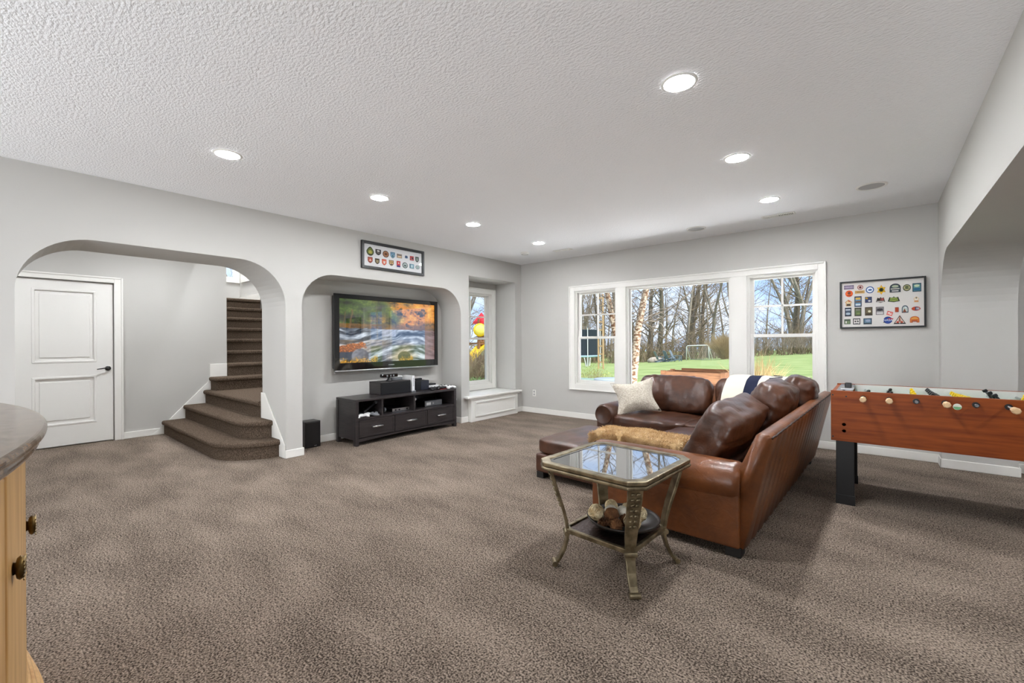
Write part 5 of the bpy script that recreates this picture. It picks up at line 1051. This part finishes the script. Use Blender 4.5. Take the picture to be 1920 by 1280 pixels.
# trampoline and play ladder
tz = ground(-18.2,30); tpn = thing('trampoline', 'dark netted trampoline beyond the left back window', 'trampoline', (-18.6,30,tz))
ring = [(-18.6+2.0*math.cos(a),30+2.0*math.sin(a)) for a in [2*math.pi*i/24 for i in range(25)]]
obj('bed', lathe(nb(), [(0.01,.85),(1.9,.85),(2.0,.87),(2.0,.83)], 32, TR(-18.6,30,tz), close=False), M_NET, tpn); obj('rim_pad', tube(nb(), [(a,b,tz+.86) for a,b in ring], .09, 6), flat(150,180,190), tpn, smooth=True)
bm = nb(); lathe(bm, [(1.95,.9),(1.95,2.9)], 32, TR(-18.6,30,tz), close=False); obj('net_wall', bm, M_NET, tpn)
for i in range(6):
    a = 2*math.pi*i/6-.5; c, s_ = math.cos(a), math.sin(a); obj('pole', tube(nb(), [(-18.6+2.05*c,30+2.05*s_,tz),(-18.6+2.05*c,30+2.05*s_,tz+3.0)], .035, 6), M_WHITEP, tpn)
    for da in (-.14,.14): obj('leg', tube(nb(), [(-18.6+2.0*math.cos(a+da),30+2.0*math.sin(a+da),tz+.85),(-18.6+2.1*math.cos(a+da*.4),30+2.1*math.sin(a+da*.4),tz-.05)], .03, 6), M_WHITEP, tpn)
lz = ground(-11.9,22); ld = thing('climbing_ladder', 'pale wooden climbing ladder on the lawn beyond the left back window', 'ladder', (-11.9,22,lz))
for x in (-12.05,-11.75): obj('rail', bx(x-.035,x+.035,21.97,22.03,lz-.1,lz+4.2), M_LADDER, ld)
for i in range(9): obj('rung', bx(-12.02,-11.78,21.975,22.025,lz+.35+.45*i,lz+.42+.45*i), M_LADDER, ld)
# playset seen through the window seat window
pz = ground(-14.3,14.9); ps = thing('playset', 'wooden playset with red canopy and yellow bubble window outside', 'playset', (-14.4,14.9,pz))
for x in (-15.1,-13.95):
    for y in (14.35,15.5): obj('post', bx(x-.045,x+.045,y-.045,y+.045,pz-.1,2.35), M_CEDAR, ps)
obj('deck', bx(-15.15,-13.9,14.3,15.55,1.18,1.26), M_CEDAR, ps)
for i in range(7): obj('wall_board', bx(-13.9,-13.87,14.36+.165*i,14.50+.165*i,1.28,2.12), M_CEDAR, ps)
bm = nb(); v0 = bm.verts.new((-14.05,14.62,2.66)); cs_ = [bm.verts.new(q) for q in ((-14.3,14.36,2.24),(-13.8,14.36,2.24),(-13.8,14.86,2.24),(-14.3,14.86,2.24))]
for i in range(4): bm.faces.new((cs_[i], cs_[(i+1)%4], v0))
bm.faces.new(cs_[::-1]); obj('canopy', bm, M_RED, ps)
obj('canopy_skirt', holed(nb(), rect(-14.32,-13.78,14.34,14.88), [rect(-14.28,-13.82,14.38,14.84)], 'z', 2.13, 2.24), M_RED, ps)
BMx = Matrix.Translation((-13.86,14.32,1.84)) @ Matrix.Rotation(math.radians(-45),4,'Z') @ Matrix.Rotation(math.pi/2,4,'Y')
b_ = obj('bubble_rim', lathe(nb(), [(.20,0),(.30,0),(.30,.05),(.24,.08),(.20,.08)], 28, BMx, close=False), M_YEL, ps, smooth=True); obj('bubble', lathe(nb(), [(.24,.06),(.2,.14),(.12,.19),(.001,.21)], 28, BMx, close=False), flat(250,226,110,.1), b_, smooth=True)
sl_ = []
for i in range(15): f = i/14; sl_.append((-13.9+.15*f, 14.9-2.1*f, 1.30-1.25*f**.85+.06*math.sin(6.28*f)))
bm = nb(); rr_ = [[bm.verts.new((x+dx,y,z+dz)) for dx, dz in ((-.28,.16),(-.25,0),(.25,0),(.28,.16),(.22,.16),(.19,.04),(-.19,.04),(-.22,.16))] for x,y,z in sl_]
for a, b in zip(rr_, rr_[1:]):
    for k in range(8): bm.faces.new((a[k],a[(k+1)%8],b[(k+1)%8],b[k]))
obj('slide', bm, M_YEL, ps, smooth=False)
# patio pieces by the left back window
pt = thing('patio_table', 'pale blue patio table top just outside the left back window', 'table', (-3.93,7.75,-.16))
obj('table_top', lathe(nb(), [(.001,.545),(.36,.545),(.37,.56),(.36,.575),(.001,.575)], 32, TR(-3.93,7.75,0), close=False), flat(168,182,192,.4), pt, smooth=True); obj('stem', cyl(nb(), (-3.93,7.75,-.16), (-3.93,7.75,.55), .03), M_PATIO, pt); obj('base', lathe(nb(), [(.001,-.16),(.2,-.16),(.18,-.13),(.001,-.12)], 24, TR(-3.93,7.75,0), close=False), M_PATIO, pt)
pk = thing('patio_lantern', 'small dark lantern on the patio table', 'lantern', (-3.80,7.72,.575)); obj('lantern_body', bx(-3.85,-3.75,7.68,7.77,.575,.63), M_NET, pk, bevel=.004); obj('lantern_cap', lathe(nb(), [(.06,.63),(.03,.65),(.001,.655)], 12, TR(-3.80,7.725,0), close=False), M_NET, pk)
gb = thing('deck_box', 'grey green deck box below the left back window', 'storage box', (-4.7,7.5,-.16)); obj('box_body', bx(-5.1,-4.36,7.3,7.75,-.16,.50), flat(120,142,130), gb, bevel=.01); obj('box_lid', bx(-5.13,-4.33,7.27,7.78,.50,.56), flat(132,156,142), gb, bevel=.015)

struct('bounce_slab', bx(-5.786, 4.6, YB+0.15, 11.2, -0.3, -0.10), mat('bounce_slab_pale', srgb(232,229,222), 0.9, col2=srgb(220,216,208), nscale=4))  # unseen pale slab added to throw sunlight up through the windows
